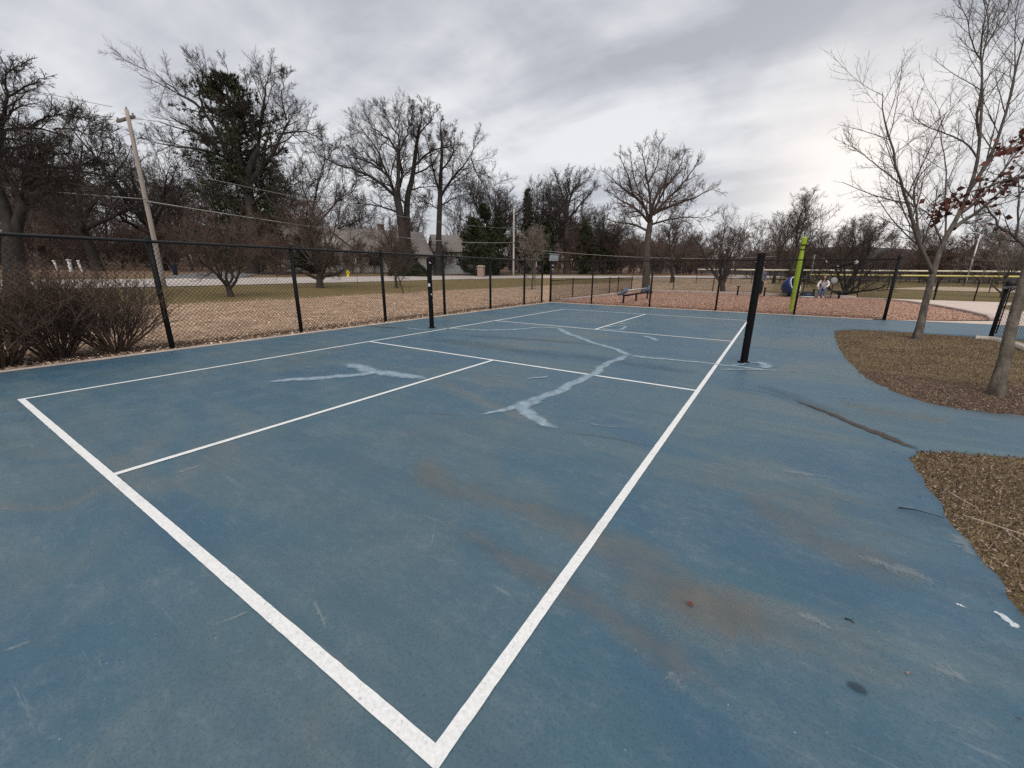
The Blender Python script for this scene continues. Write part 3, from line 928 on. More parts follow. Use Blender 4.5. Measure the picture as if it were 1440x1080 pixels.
f = fence('path_fence', 'low black chain link fence on the curb at the right edge', 'fence',
      (10.9, 13.04), (12.3, 8.0), 1.2, [0.0, 0.52, 2.6, 5.2], 0.03, 0.021, ends=[0.0])
m = MB().box((0.26, 0.0, 1.115), (0.5, 0.035, 0.035)).box((0.03, 0.035, 1.09), (0.12, 0.14, 0.03)).box((0.49, 0.0, 1.18), (0.03, 0.03, 0.14))
m.build('gate_latch', GREYP, f)
MB().tube([(0.16, 0, 0.1), (0.16, 0, 1.1)], 0.012, 6).build('tension_bar', BLACK, f)
fence('ball_field_fence', 'yellow capped chain link fence round the near side of the ball field', 'fence',
      (9.0, 50.0), (52, 40.0), 1.24, list(np.arange(0, 44, 3.0)), 0.03, 0.02, pitch=0.14, wr=0.003, capmat=YEL, capr=0.07)
fence('ball_field_fence', 'pale yellow capped outfield fence in front of the far woods', 'fence',
      (-3, 61.0), (70, 92.0), 1.75, list(np.arange(0, 79, 3.5)), 0.035, 0.02, pitch=0.2, wr=0.004, capmat=CREAMC, capr=0.10)


# ------------------------------------------------------------------ net posts
def net_post(x, y, r, h, label, marks):
    root = empty('net_post', (x, y, 0), 0, label, 'net post', 'net posts at the sides of the court')
    m = MB().lathe([(r * 0.97, 0.0), (r, 0.01), (r, h - 0.02), (r * 0.96, h - 0.006), (r * 0.75, h), (0.001, h + 0.002)], sides=28)
    m.build('pole', POSTB, root, True)
    k = MB().lathe([(r + 0.0015, 0.0), (r + 0.035, 0.0), (r + 0.035, 0.012), (r + 0.002, 0.016)], sides=24)
    k.build('base_collar', POSTB, root, True)
    for z, a0, a1, hh in marks:
        a = np.linspace(R(a0), R(a1), 7)
        rr = r + 0.0012
        q = np.array([[rr * math.cos(t), rr * math.sin(t), z + dz] for t in a for dz in (0, hh)])
        q[2:-2, 2] += 0.004 * np.random.default_rng(int(z * 100)).standard_normal(10)
        i = np.arange(6) * 2
        mesh_obj('paint_chip', q, np.stack([i, i + 2, i + 3, i + 1], 1), CHIP, root)
    for z, a in ((h - 0.13, 200), (h - 0.13, 20)):
        e = MB().tube([(r * math.cos(R(a)), r * math.sin(R(a)), z), ((r + 0.012) * math.cos(R(a)), (r + 0.012) * math.sin(R(a)), z)], 0.008, 8)
        e.build('net_hook', GREYP, root)


net_post(6.41, 6.70, 0.053, 1.66, 'plain black round net post by the right sideline with pale repairs at its foot', [(0.62, 200, 222, 0.02), (0.4, 196, 210, 0.014)])
net_post(-0.39, 6.74, 0.055, 1.66, 'black round net post with white paint chips beyond the left sideline', [(1.0, 262, 318, 0.07), (1.535, 318, 352, 0.03), (0.8, 322, 345, 0.03)])


# ------------------------------------------------------------------ trees
GOLD = 2.399963


def grow(rng, P, Rr, specs, env=None):
    """successive generations of branches on the polylines P (K,N,3) with radii Rr; returns [(P, R, sides)]"""
    out = []
    for (n, t0, ang, av, ratio, tk, npts, wan, trop, rk, sides, rmin, lift) in specs:
        K, Nn, _ = P.shape
        Lp = np.linalg.norm(np.diff(P, axis=1), axis=2).sum(1)
        t = t0 + (1 - t0) * ((np.arange(n) + rng.random((K, n))) / n)
        f = t * (Nn - 1)
        i = np.minimum(f.astype(int), Nn - 2)
        w = (f - i)[..., None]
        kk = np.arange(K)[:, None]
        P0 = P[kk, i] * (1 - w) + P[kk, i + 1] * w
        D0 = nrm(P[kk, i + 1] - P[kk, i])
        R0 = Rr[kk, i] * (1 - w[..., 0]) + Rr[kk, i + 1] * w[..., 0]
        az = GOLD * np.arange(n)[None] + rng.random((K, 1)) * 6.283 + 0.5 * rng.standard_normal((K, n))
        ref = np.where(np.abs(D0[..., 2:3]) > 0.9, np.array([1.0, 0, 0]), np.array([0, 0, 1.0]))
        u = nrm(np.cross(D0, ref))
        v = np.cross(D0, u)
        a = np.radians(np.clip(ang + av * rng.standard_normal((K, n)), 8, 110))[..., None]
        D = np.cos(a) * D0 + np.sin(a) * (np.cos(az)[..., None] * u + np.sin(az)[..., None] * v)
        D[..., 2] += lift
        D = nrm(D)
        Ln = Lp[:, None] * ratio * (1 - tk * t) * (0.62 + 0.66 * rng.random((K, n)))
        P0, D, Ln, R0 = P0.reshape(-1, 3), D.reshape(-1, 3), Ln.ravel(), R0.ravel()
        if env is not None:
            c, e = env
            q = np.linalg.norm((P0 + D * Ln[:, None] - c) / e, axis=1)
            Ln = np.where(q > 1, Ln / q ** 2, Ln)
        m = Ln > max(0.02, rmin * 14)
        P0, D, Ln, R0 = P0[m], D[m], Ln[m], R0[m]
        pts = [P0]
        d, p = D, P0
        for _ in range(npts - 1):
            d = d + wan * rng.standard_normal(d.shape)
            d[:, 2] += trop
            d = nrm(d)
            p = p + d * (Ln / (npts - 1))[:, None]
            pts.append(p)
        P = np.stack(pts, 1)
        ra = np.maximum(R0 * rk, rmin)
        Rr = ra[:, None] * np.linspace(1, 0.4, npts)[None]
        Rr = np.maximum(Rr, rmin * 0.55)
        out.append((P, Rr, sides))
    return out


def bend(rng, p0, d, L, r0, r1, n, wan, trop=0.0):
    pts = [np.array(p0, float)]
    d = np.array(d, float)
    d /= np.linalg.norm(d)
    for _ in range(n - 1):
        d = d + wan * rng.standard_normal(3)
        d[2] += trop
        d /= np.linalg.norm(d)
        pts.append(pts[-1] + d * L / (n - 1))
    return np.array(pts), np.linspace(r0, r1, n)


def join(parts):
    Vs, Fs, o = [], [], 0
    for P, Rr, s in parts:
        V, F = tubes(P, Rr, s)
        Vs.append(V)
        Fs.append(F + o)
        o += len(V)
    return np.concatenate(Vs), np.concatenate(Fs)


def trunk_flare(pts, rad, flare=1.5):
    rad = rad.copy()
    z = pts[:, 2] - pts[0, 2]
    rad *= 1 + (flare - 1) * np.exp(-z / 0.5)
    return rad


def tree_geo(seed, H, spread, tr, fork, limbs, specs, lean=0.03, limb_len=0.5, ang=(25, 62), wan=0.14, trop=0.06, cz=0.60, low=0.55, limb_r=0.55, leader=True):
    """trunk and limbs as one mesh, all finer wood as another"""
    rng = np.random.default_rng(seed)
    tl = fork * H if not leader else H * 0.72
    tp, trd = bend(rng, (0, 0, -0.25), (lean * rng.standard_normal(), lean * rng.standard_normal(), 1), tl, tr, tr * (0.72 if not leader else 0.22), 14, 0.05 if not leader else 0.07, 0.03)
    trd = trunk_flare(tp, trd)
    env = (np.array([tp[-1, 0] * .5, tp[-1, 1] * .5, cz * H]), np.array([spread, spread, (1 - cz) * H]))
    LP, LR = [], []
    for k in range(limbs):
        t = (low + (1 - low) * (k + rng.random() * 0.6) / limbs) if leader else (low + (1 - low) * (k + 0.4) / limbs)
        f = min(t, 0.999) * 13
        i = int(f)
        p0 = tp[i] * (1 - f + i) + tp[min(i + 1, 13)] * (f - i)
        az = GOLD * k + rng.random() * 0.7
        a = R(ang[1] + (ang[0] - ang[1]) * (k / max(1, limbs - 1)) + 7 * rng.standard_normal())
        d = (math.sin(a) * math.cos(az), math.sin(a) * math.sin(az), math.cos(a))
        L = limb_len * H * (0.8 + 0.35 * rng.random()) * (1 - 0.35 * (k / limbs if leader else 0))
        e = np.linalg.norm((p0 + np.array(d) * L - env[0]) / env[1])
        if e > 1:
            L /= e ** 1.2
        r0 = tr * limb_r * (1 - 0.3 * k / limbs)
        p, r_ = bend(rng, p0, d, L, r0, r0 * 0.22, 12, wan, trop)
        r_ = r0 * (1 - .93 * np.linspace(0, 1, 12))
        LP.append(p)
        LR.append(r_)
    LP, LR = np.array(LP), np.array(LR)
    base = np.concatenate([LP, resample_k(tp, 12)[None]]) if leader else LP
    br = np.concatenate([LR, np.interp(np.linspace(0, 1, 12), np.linspace(0, 1, 14), trd)[None] * 0.8]) if leader else LR
    gen = grow(rng, base, br, specs, env)
    V, F = tubes(tp[None], trd[None], 14)
    V2, F2 = tubes(LP, LR, 8)
    V3, F3 = tubes(*gen[0])
    tv, tf = np.concatenate([V, V2, V3]), np.concatenate([F, F2 + len(V), F3 + len(V) + len(V2)])
    return (tv, tf), join(gen[1:])


def resample_k(p, k):
    t = np.linspace(0, 1, len(p))
    q = np.linspace(0, 1, k)
    return np.stack([np.interp(q, t, p[:, i]) for i in range(3)], 1)


#        n   t0   ang av  ratio tk  npts wan  trop  rk  sides rmin  lift
OAK = [(8, .20, 44, 12, .58, .40, 8, .15, .035, .62, 5, .035, 0.12),
       (7, .12, 42, 12, .54, .38, 6, .15, .035, .58, 4, .018, 0.12),
       (7, .10, 40, 12, .54, .35, 4, .13, .04, .58, 3, .011, 0.12),
       (4, .15, 36, 12, .62, .30, 3, .10, .05, .7, 3, .0085, 0.12)]
OAKF = [(a, b_, c_, d_, e_, f_, g_, h_, i_, j_, k_, l_ * 1.5, m_) for a, b_, c_, d_, e_, f_, g_, h_, i_, j_, k_, l_, m_ in OAK]
FINE = [(8, .22, 36, 10, .56, .45, 7, .09, .04, .55, 5, .022, 0.12),
        (8, .15, 38, 11, .52, .35, 5, .10, .04, .55, 4, .012, 0.1),
        (6, .12, 38, 12, .55, .3, 4, .10, .03, .6, 3, .008, 0.05),
        (3, .2, 36, 12, .6, .3, 3, .10, .03, .7, 3, .0065, 0.05)]
SMALL = [(9, .15, 45, 12, .55, .4, 6, .16, .05, .5, 5, .014, 0.15),
         (8, .15, 44, 13, .52, .35, 5, .17, .04, .55, 3, .008, 0.1),
         (7, .15, 42, 13, .55, .3, 3, .17, .04, .6, 3, .006, 0.1)]
LITE = [(8, .2, 46, 12, .55, .45, 5, .18, .04, .55, 4, .03, 0.1),
        (8, .15, 45, 13, .52, .4, 4, .18, .04, .55, 3, .018, 0.1),
        (7, .12, 42, 13, .55, .35, 3, .18, .04, .6, 3, .014, 0.1)]


def plant(name, geo, loc, rotz, label, cat='tree', group=None, tmat=BARK, cmat=TWIG, scale=(1, 1, 1)):
    z = loc[2] if len(loc) > 2 else float(zt(loc[0], loc[1])) - 0.03
    root = empty(name, (loc[0], loc[1], z), rotz, label, cat, group)
    root.scale = scale
    if isinstance(geo[0], tuple):
        mesh_obj('trunk', geo[0][0], geo[0][1], tmat, root, True)
        mesh_obj('crown', geo[1][0], geo[1][1], cmat, root, True)
    else:
        for src, nm in zip(geo, ('trunk', 'crown')):
            o = src.copy()
            o.name = nm
            COL.objects.link(o)
            o.parent = root
    return root


def parts_of(root):
    return [c for c in root.children]


G_OAK = 'large bare oaks across the road'
oak = lambda s, H, sp, tr, **k: tree_geo(s, H, sp, tr, k.pop('fork', .36), k.pop('limbs', 7), k.pop('specs', OAK), leader=False, low=k.pop('low', .62), limb_len=k.pop('limb_len', .55), **k)
plant('oak_tree', oak(16, 18.0, 7.0, .42, specs=OAKF, limbs=7), (-34.5, 58.0), 1.2, 'bare oak rising behind the cedars left of the pale utility pole', group=G_OAK)
plant('oak_tree', oak(17, 18.6, 6.2, .40, specs=OAKF, limbs=7), (-30.8, 69.0), 4.4, 'bare oak behind the narrow cedar right of the pale utility pole', group=G_OAK)
plant('oak_tree', oak(19, 13.6, 7.0, .40, specs=LITE, limbs=7, ang=(20, 70)), (-44.6, 10.6), 2.9, 'bare spreading oak behind the white marker posts', group=G_OAK)
plant('oak_tree', oak(20, 14.6, 6.5, .36, specs=LITE, limbs=7, ang=(18, 60)), (-46.8, 16.0), 1.9, 'bare oak between the wooden utility pole and the big pine', group=G_OAK)
plant('oak_tree', oak(21, 14.2, 6.0, .34, specs=OAKF, limbs=7), (-21.6, 76.0), 0.7, 'smaller bare oak over the road just left of the big park tree', group=G_OAK)

plant('oak_tree', oak(22, 18.5, 7.2, .36, specs=OAKF, limbs=7), (-48.9, 35.2), 0.7, 'bare oak behind the house roof, between the pine and the middle clump', group=G_OAK)
plant('oak_tree', oak(25, 19.0, 7.0, .36, specs=OAKF, limbs=8), (-56.0, 30.5), 0.2, 'bare oak far behind the pine, just to the right of its crown', group=G_OAK)
plant('oak_tree', oak(23, 19.6, 7.2, .36, specs=OAKF, limbs=7), (-38.8, 62.7), 2.7, 'bare oak behind the left hand cedars', group=G_OAK)
plant('oak_tree', oak(24, 19.0, 6.8, .36, specs=OAKF, limbs=7), (-32.6, 73.1), 1.7, 'bare oak between the narrow pointed cedar and the oak with straight grey trunk', group=G_OAK)
vt = tree_geo(32, 5.6, 3.2, .17, .22, 5, SMALL, leader=False, low=.7, limb_len=.72, ang=(22, 46), wan=.1, cz=.5, limb_r=.75)
plant('park_tree', vt, (3.55, 31.0), 0.6, 'low bare tree with a V shaped double trunk behind the far fence', tmat=BARK2, cmat=TWIGB)
plant('park_tree', tree_geo(33, 6.7, 2.7, .11, .3, 8, SMALL, leader=True, low=.3, limb_len=.5, ang=(14, 50), wan=.08, trop=.06, cz=.56), (7.0, 32.8), 0.6, 'slim upright bare tree behind the lime green pole', tmat=BARK2, cmat=TWIGB)
plant('park_tree', tree_geo(34, 4.5, 4.0, .16, .14, 8, SMALL, leader=False, low=.5, limb_len=.95, ang=(14, 72), wan=.13, cz=.5, limb_r=.62, trop=.03), (10.3, 33.9), 0.3, 'low wide multi stemmed bare tree behind the people on the mulch', tmat=BARK, cmat=TWIG)
plant('park_tree', tree_geo(35, 4.4, 2.4, .09, .2, 7, SMALL, leader=False, low=.5, limb_len=.85, ang=(14, 55), wan=.09, cz=.5, limb_r=.6), (18.6, 38.0), 0.3, 'pale young bare tree beyond the path at the right edge', tmat=BARKG, cmat=TWIGG)
red = tree_geo(36, 4.5, 2.7, .13, .24, 7, SMALL, leader=False, low=.6, limb_len=.72, ang=(14, 66), wan=.14, cz=.55, limb_r=.6)
plant('ornamental_tree', red, (-16.2, 9.0), 0.4, 'small reddish bare tree on the grass behind the fence, nearest the shrubs', group='reddish small trees on the roadside grass', tmat=BARK2, cmat=TWIGR)
red2 = tree_geo(37, 6.7, 4.2, .22, .2, 8, SMALL, leader=False, low=.55, limb_len=.75, ang=(14, 70), wan=.15, cz=.52, limb_r=.55)
plant('ornamental_tree', red2, (-19.2, 15.7), 1.4, 'larger reddish bare tree with forked trunk on the grass, in front of the house', group='reddish small trees on the roadside grass', tmat=BARK2, cmat=TWIGR)
plant('ornamental_tree', tree_geo(38, 5.6, 2.6, .10, .3, 8, SMALL, leader=True, low=.3, limb_len=.5, ang=(16, 55), wan=.12, cz=.55), (-17.6, 20.9), 2.4, 'slender reddish bare tree on the grass left of the chipped net post', group='reddish small trees on the roadside grass', tmat=BARK2, cmat=TWIGR)
plant('sapling', tree_geo(39, 4.9, 1.8, .06, .3, 8, SMALL, leader=True, low=.4, limb_len=.5, ang=(14, 42), wan=.08, cz=.6), (-9.5, 27.3), 2.4, 'thin pale sapling on the grass near the far fence corner', tmat=BARKG, cmat=TWIGG)
plant('sapling', tree_geo(40, 3.4, 1.1, .035, .3, 6, SMALL[:2] + SMALL[2:], leader=True, low=.4, limb_len=.45, ang=(14, 42), wan=.08, cz=.6), (-12.6, 17.0), 0.4, 'very thin low sapling in the leaf litter between two fence posts', tmat=BARK2, cmat=TWIGB)
for i, (x, y, s, lb) in enumerate([(13.5, 60.0, 1.25, 'grey bare tree beyond the yellow capped fence'), (6.0, 66.0, 1.5, 'bare tree beyond the outfield fence behind the right net post'), (-6.0, 60.0, 1.6, 'bare tree near the road just right of the big park tree')]):
    plant('park_tree', tree_geo(50 + i, 6.0, 3.3, .14, .25, 7, SMALL, leader=True, low=.35, limb_len=.55, ang=(16, 58), wan=.12, cz=.55), (x, y), i * 1.3, lb, tmat=BARK2, cmat=TWIGB, scale=(s, s, s))


# the two trees on the grass island: limbs traced where they stand, twigs grown on them
def traced_tree(name, loc, trunk, tr, limbs, specs, seed, label, tmat, cmat, group=None, wob=0.012, rs=.72, flare=1.3, dark=False, cut=1.0):
    rng = np.random.default_rng(seed)
    base = np.array(loc)
    root = empty(name, loc, 0, label, 'tree', group)
    tp = resample_k(smooth_line(np.array(trunk), 2), 26) - base
    trd = np.interp(np.linspace(0, 1, 26), np.linspace(0, 1, len(tr)), tr)
    trd = trunk_flare(tp, trd, flare)
    tp = np.concatenate([tp[:1] - [0, 0, .35], tp])
    trd = np.concatenate([trd[:1] * 1.15, trd])
    P, Rr = [], []
    for pts, r0, r1, push in limbs:
        p = smooth_line(np.array(pts), 2)
        p = resample_k(resample_k(p, 60)[:max(8, int(60 * cut))], 16) - base
        d = nrm(p + base - np.array((6.7031, -0.5603, 1.3751)))
        s = np.linspace(0, 1, 16)[:, None]
        p = p + d * push * s + wob * rng.standard_normal(p.shape) * s
        P.append(p)
        Rr.append(np.linspace(r0 * rs, r1 * .6, 16))
    P, Rr = np.array(P), np.array(Rr)
    V1, F1 = tubes(tp[None], trd[None], 18)
    V2, F2 = tubes(P, Rr, 8)
    gen = grow(rng, P, Rr, specs)
    V, F = join(gen)
    if dark:  # limbs get the dark twig colour, a backlit look put into the material
        mesh_obj('trunk', V1, F1, tmat, root, True)
        V, F = np.concatenate([V, V2]), np.concatenate([F, F2 + len(V)])
    else:
        mesh_obj('trunk', np.concatenate([V1, V2]), np.concatenate([F1, F2 + len(V1)]), tmat, root, True)
    mesh_obj('crown', V, F, cmat, root, True)
    return root, P + base, gen


TSPEC = [(15, .14, 42, 9, .36, .30, 7, .045, .04, .45, 4, .005, 0.15),
         (9, .10, 40, 10, .40, .35, 5, .05, .04, .6, 3, .003, 0.12),
         (4, .15, 38, 11, .48, .3, 3, .05, .04, .7, 3, .0022, 0.1)]
traced_tree('maple_tree', (9.57, 12.34, -0.05), [(9.45,11.80,0.03),(9.47,11.89,0.27),(9.48,12.04,0.70),(9.51,12.22,1.16),(9.55,12.39,1.58),(9.58,12.54,2.00),(9.69,12.72,2.30),(9.80,12.89,2.61),(9.90,13.11,3.07),(9.97,13.31,3.52),(9.97,13.46,3.98),(9.91,13.60,4.52),(9.86,13.78,5.12),(9.75,13.91,5.73),(9.68,13.96,6.04)], [.070, .064, .060, .056, .053, .05, .046, .041, .036, .032, .028, .025, .021, .017, .011], [
    ([(9.53,12.31,1.38),(9.33,12.29,1.73),(9.17,12.28,1.99),(9.01,12.30,2.37),(8.85,12.35,2.83),(8.65,12.36,3.25),(8.50,12.41,3.66),(8.32,12.44,4.12),(8.12,12.46,4.58),(8.00,12.52,4.96),(7.99,12.62,5.26)], .05, .008, -1.0),
    ([(9.18,12.28,1.96),(9.09,12.36,2.37),(8.98,12.43,2.80),(8.87,12.46,3.10),(8.91,12.60,3.44),(9.07,12.78,3.67),(9.22,12.98,3.98)], .03, .007, 0.8),
    ([(8.89,12.43,2.98),(8.67,12.38,3.25),(8.36,12.27,3.51),(8.06,12.15,3.74),(7.76,12.03,3.96),(7.56,11.96,4.14)], .022, .005, 0.5),
    ([(9.60,12.57,2.04),(9.46,12.57,2.30),(9.33,12.59,2.60),(9.19,12.54,2.72),(9.01,12.45,2.80),(8.72,12.32,2.98),(8.31,12.07,3.04)], .02, .005, -0.7),
    ([(9.63,12.66,2.22),(9.57,12.77,2.68),(9.47,12.86,3.14),(9.42,13.00,3.67),(9.26,13.06,4.13),(9.19,13.14,4.51),(9.10,13.23,4.97)], .022, .006, 1.4),
    ([(9.75,12.77,2.35),(9.88,12.91,2.50),(10.04,13.05,2.61),(10.27,13.27,2.84),(10.43,13.45,3.07),(10.66,13.67,3.27),(11.01,14.01,3.61)], .05, .012, 0.6),
    ([(9.91,13.15,3.17),(10.05,13.34,3.45),(10.18,13.54,3.83),(10.27,13.74,4.21),(10.33,13.93,4.67),(10.37,14.16,5.28),(10.39,14.40,5.97),(10.44,14.61,6.50),(10.43,14.86,7.27)], .045, .012, -1.2),
    ([(9.96,13.42,3.87),(9.80,13.39,4.10),(9.57,13.31,4.28),(9.36,13.20,4.36),(9.12,13.07,4.45),(8.91,12.96,4.54),(8.74,12.90,4.66),(8.61,12.86,4.81)], .022, .005, 0.5),
    ([(9.92,13.56,4.36),(9.79,13.60,4.74),(9.81,13.74,5.12),(9.79,13.88,5.58),(9.69,13.97,6.04),(9.74,14.18,6.57),(9.64,14.27,7.03),(9.42,14.31,7.56)], .03, .008, 0.9),
    ([(9.70,13.95,5.96),(9.53,13.92,6.19),(9.39,13.96,6.57),(9.29,13.99,6.87),(9.11,13.98,7.18),(8.97,14.07,7.71)], .016, .005, -0.4),
    ([(9.71,14.03,6.19),(9.82,14.21,6.50),(9.96,14.42,6.88),(10.08,14.66,7.34),(10.13,14.87,7.87)], .02, .006, 0.9),
    ([(9.83,12.93,2.68),(10.08,13.18,2.91),(10.38,13.52,3.38),(10.68,13.92,3.99),(11.10,14.43,4.68)], .04, .012, 1.5),
    ([(10.37,14.10,5.13),(10.40,14.28,5.59),(10.28,14.40,6.20),(10.21,14.56,6.81),(10.18,14.80,7.57)], .018, .006, 0.5),
    ([(9.68,13.96,6.01),(9.61,14.12,6.65),(9.66,14.36,7.26),(9.64,14.60,8.02)], .02, .006, -0.6),
], TSPEC, 61, 'bare young tree with a forked trunk at the far end of the grass island', BARKG, TWIGN, rs=.95, dark=True)

troot, TPb, tgen = traced_tree('oak_sapling', (9.25, 6.98, -0.05), [(9.08,6.47,0.08),(9.08,6.52,0.20),(9.10,6.58,0.36),(9.10,6.69,0.69),(9.12,6.79,0.94),(9.15,6.92,1.27),(9.17,7.03,1.55),(9.19,7.14,1.84),(9.21,7.29,2.25),(9.23,7.49,2.82),(9.23,7.71,3.48),(9.20,7.91,4.14)], [.060, .054, .050, .048, .047, .045, .042, .04, .037, .034, .03, .026], [
    ([(9.18,7.07,1.66),(9.08,7.02,1.72),(8.98,6.98,1.80),(8.82,6.92,1.90),(8.71,6.90,2.07),(8.58,6.86,2.20),(8.43,6.80,2.31)], .03, .006, 0.3),
    ([(8.99,6.99,1.79),(8.98,7.05,2.00),(8.95,7.12,2.25),(8.92,7.17,2.45),(8.92,7.22,2.62)], .018, .005, -0.3),
    ([(9.23,7.42,2.62),(9.09,7.32,2.58),(8.96,7.21,2.51),(8.82,7.11,2.48),(8.67,6.99,2.41),(8.50,6.86,2.34),(8.35,6.74,2.28),(8.26,6.64,2.16),(8.17,6.55,2.06)], .024, .004, 0.5),
    ([(9.22,7.57,3.07),(9.10,7.45,2.95),(8.97,7.35,2.90),(8.84,7.26,2.88),(8.71,7.15,2.80)], .02, .004, -0.4),
    ([(9.22,7.34,2.40),(9.08,7.25,2.40),(8.91,7.13,2.38),(8.72,7.03,2.43)], .018, .004, 0.8),
    ([(9.20,7.23,2.09),(9.33,7.42,2.41),(9.46,7.67,2.91),(9.65,8.01,3.57)], .04, .01, 0.4),
], [(7, .2, 38, 10, .30, .3, 5, .1, .03, .5, 4, .004, 0.1), (4, .2, 38, 10, .45, .3, 3, .1, .03, .6, 3, .0025, 0.1)], 62,
    'small tree at the right edge with a mottled trunk and clusters of dead reddish leaves', BARKD, TWIGN, dark=True)


def leaf_cards(rng, C, size, up=0.0, flat=0.0):
    """bent quad leaves at C (n,3): two faces along a midrib"""
    n = len(C)
    d = rng.standard_normal((n, 3))
    d[:, 2] = d[:, 2] * (1 - flat) - up
    d = nrm(d)
    s = nrm(np.cross(d, rng.standard_normal((n, 3)) * np.array([flat * .5 + (1 - flat), flat * .5 + (1 - flat), 1.0]) + np.array([0, 0, 3.0 * flat])))
    L = (size * (0.6 + 0.8 * rng.random(n)))[:, None]
    w = L * (0.28 + 0.16 * rng.random((n, 1)))
    nn = np.cross(d, s)
    c = 0.25 * L * rng.standard_normal((n, 1))
    V = np.stack([C - d * L / 2, C - d * L * .1 + s * w + nn * c * .6, C + d * L / 2 + nn * c, C - d * L * .1 - s * w + nn * c * .6], 1).reshape(-1, 3)
    i = np.arange(n) * 4
    return V, np.stack([i, i + 1, i + 2, i + 3], 1)


HSPEC = [(12, .14, 44, 12, .46, .70, 7, .10, .03, .52, 5, .026, 0.12),
         (8, .10, 42, 12, .50, .42, 5, .11, .03, .56, 4, .014, 0.1),
         (7, .10, 38, 12, .56, .30, 4, .10, .04, .58, 3, .0098, 0.1),
         (5, .15, 34, 11, .68, .30, 3, .08, .05, .68, 3, .0066, 0.1)]
HNEAR = [a[:10] + (a[10], a[11] * .62, a[12]) for a in HSPEC]
HPARK = [(12, .16, 40, 10, .44, .68, 6, .07, .04, .5, 4, .014, 0.1), (8, .12, 38, 11, .48, .35, 5, .08, .04, .6, 3, .0085, 0.08), (6, .12, 36, 12, .54, .3, 3, .08, .03, .65, 3, .0065, 0.05), (4, .2, 36, 12, .55, .3, 3, .08, .03, .7, 3, .006, 0.05)]


def at0(p):
    return (p[0][0], p[0][1], float(zt(p[0][0], p[0][1])) - .1)


def hero(label, trunk, tr, limbs, seed, specs=HSPEC, tmat=BARK, cmat=TWIG, name='oak_tree', group=G_OAK, wob=.05):
    t = [at0(trunk)] + list(trunk[1:])
    return traced_tree(name, t[0], t, tr, limbs, specs, seed, label, tmat, cmat, group, wob, 1.0, 1.45, cut=.86)


hero('dark oak at the far left edge, its thick crooked limbs reaching out to the right', [(-17.96,2.35,0.36),(-18.13,2.50,1.13),(-18.28,2.62,1.79),(-18.42,2.73,2.37),(-18.60,2.79,2.90),(-18.92,2.83,3.64),(-19.25,2.87,4.38),(-19.49,2.92,5.01),(-19.68,3.01,5.62),(-19.85,3.11,6.28)], [.34, .32, .30, .27, .21, .18, .16, .13, .11, .09], [
    ([(-18.37,2.70,2.19),(-18.36,2.94,2.90),(-18.32,3.22,3.64),(-18.31,3.44,4.28),(-18.27,3.62,4.76),(-18.20,3.76,5.02),(-17.89,3.99,5.13),(-17.55,4.23,5.19),(-16.84,4.65,5.06),(-16.00,5.12,4.85),(-15.24,5.57,4.73),(-14.48,6.01,4.58)], .21, .02, .8),
    ([(-18.30,3.52,4.49),(-18.10,3.72,4.73),(-17.78,3.93,4.71),(-17.10,4.31,4.55),(-16.38,4.71,4.37),(-15.63,5.07,3.98),(-15.15,5.24,3.56)], .10, .015, -1.0),
    ([(-18.25,3.65,4.81),(-18.08,3.89,5.18),(-17.76,4.19,5.45),(-17.28,4.57,5.66),(-16.86,4.82,5.62),(-16.37,5.08,5.46)], .07, .012, 1.6),
    ([(-19.57,2.96,5.27),(-19.53,3.19,5.88),(-19.45,3.36,6.25),(-19.26,3.57,6.49),(-18.54,4.06,6.58),(-17.76,4.54,6.51),(-17.13,4.83,6.17),(-16.62,5.05,5.83)], .12, .015, .6),
    ([(-19.60,2.99,5.43),(-19.48,3.40,6.41),(-19.42,3.61,6.94),(-19.46,3.81,7.60),(-19.57,3.96,8.27),(-19.73,4.06,8.87),(-19.89,4.14,9.40)], .11, .014, -.8),
    ([(-19.47,3.83,7.68),(-19.13,4.10,7.85),(-18.83,4.40,8.17),(-18.39,4.73,8.28),(-18.02,5.06,8.57)], .05, .01, .7),
    ([(-19.49,2.92,5.01),(-19.35,3.21,5.59),(-18.82,3.65,5.89),(-18.25,4.04,5.95),(-17.64,4.35,5.71),(-17.08,4.66,5.56)], .085, .012, -1.2),
    ([(-19.63,4.01,8.53),(-19.40,4.25,8.80),(-19.05,4.52,8.93),(-18.83,4.78,9.28)], .035, .008, .6),
    ([(-18.54,4.06,6.58),(-18.13,4.44,6.93),(-17.69,4.77,7.06),(-17.14,5.08,6.94),(-16.60,5.42,6.91),(-16.16,5.75,7.05)], .045, .01, 1.2),
    ([(-17.76,4.54,6.51),(-17.24,4.89,6.56),(-16.65,5.20,6.36),(-16.09,5.55,6.31),(-15.65,5.87,6.42)], .035, .009, -.8),
    ([(-16.84,4.65,5.06),(-16.42,5.00,5.30),(-15.95,5.43,5.68),(-15.56,5.70,5.73),(-15.13,6.04,5.92)], .04, .01, 1.0),
    ([(-19.68,3.01,5.62),(-20.29,2.88,6.41),(-20.82,2.84,7.33),(-21.18,2.96,8.38),(-21.35,3.12,9.18)], .12, .015, 1.0),
    ([(-19.54,2.91,5.09),(-20.24,2.57,5.43),(-21.22,2.05,5.74),(-22.11,1.65,6.26)], .11, .015, -.5),
    ([(-18.32,3.31,3.91),(-18.69,3.22,4.38),(-19.13,3.14,4.96),(-19.58,3.16,5.88),(-20.02,3.22,6.94),(-20.26,3.47,8.13)], .08, .012, -2.2),
    ([(-18.30,3.43,4.23),(-17.72,3.65,3.78),(-17.15,3.89,3.39),(-16.44,4.31,3.26)], .05, .01, -1.6),
], 201, HNEAR)
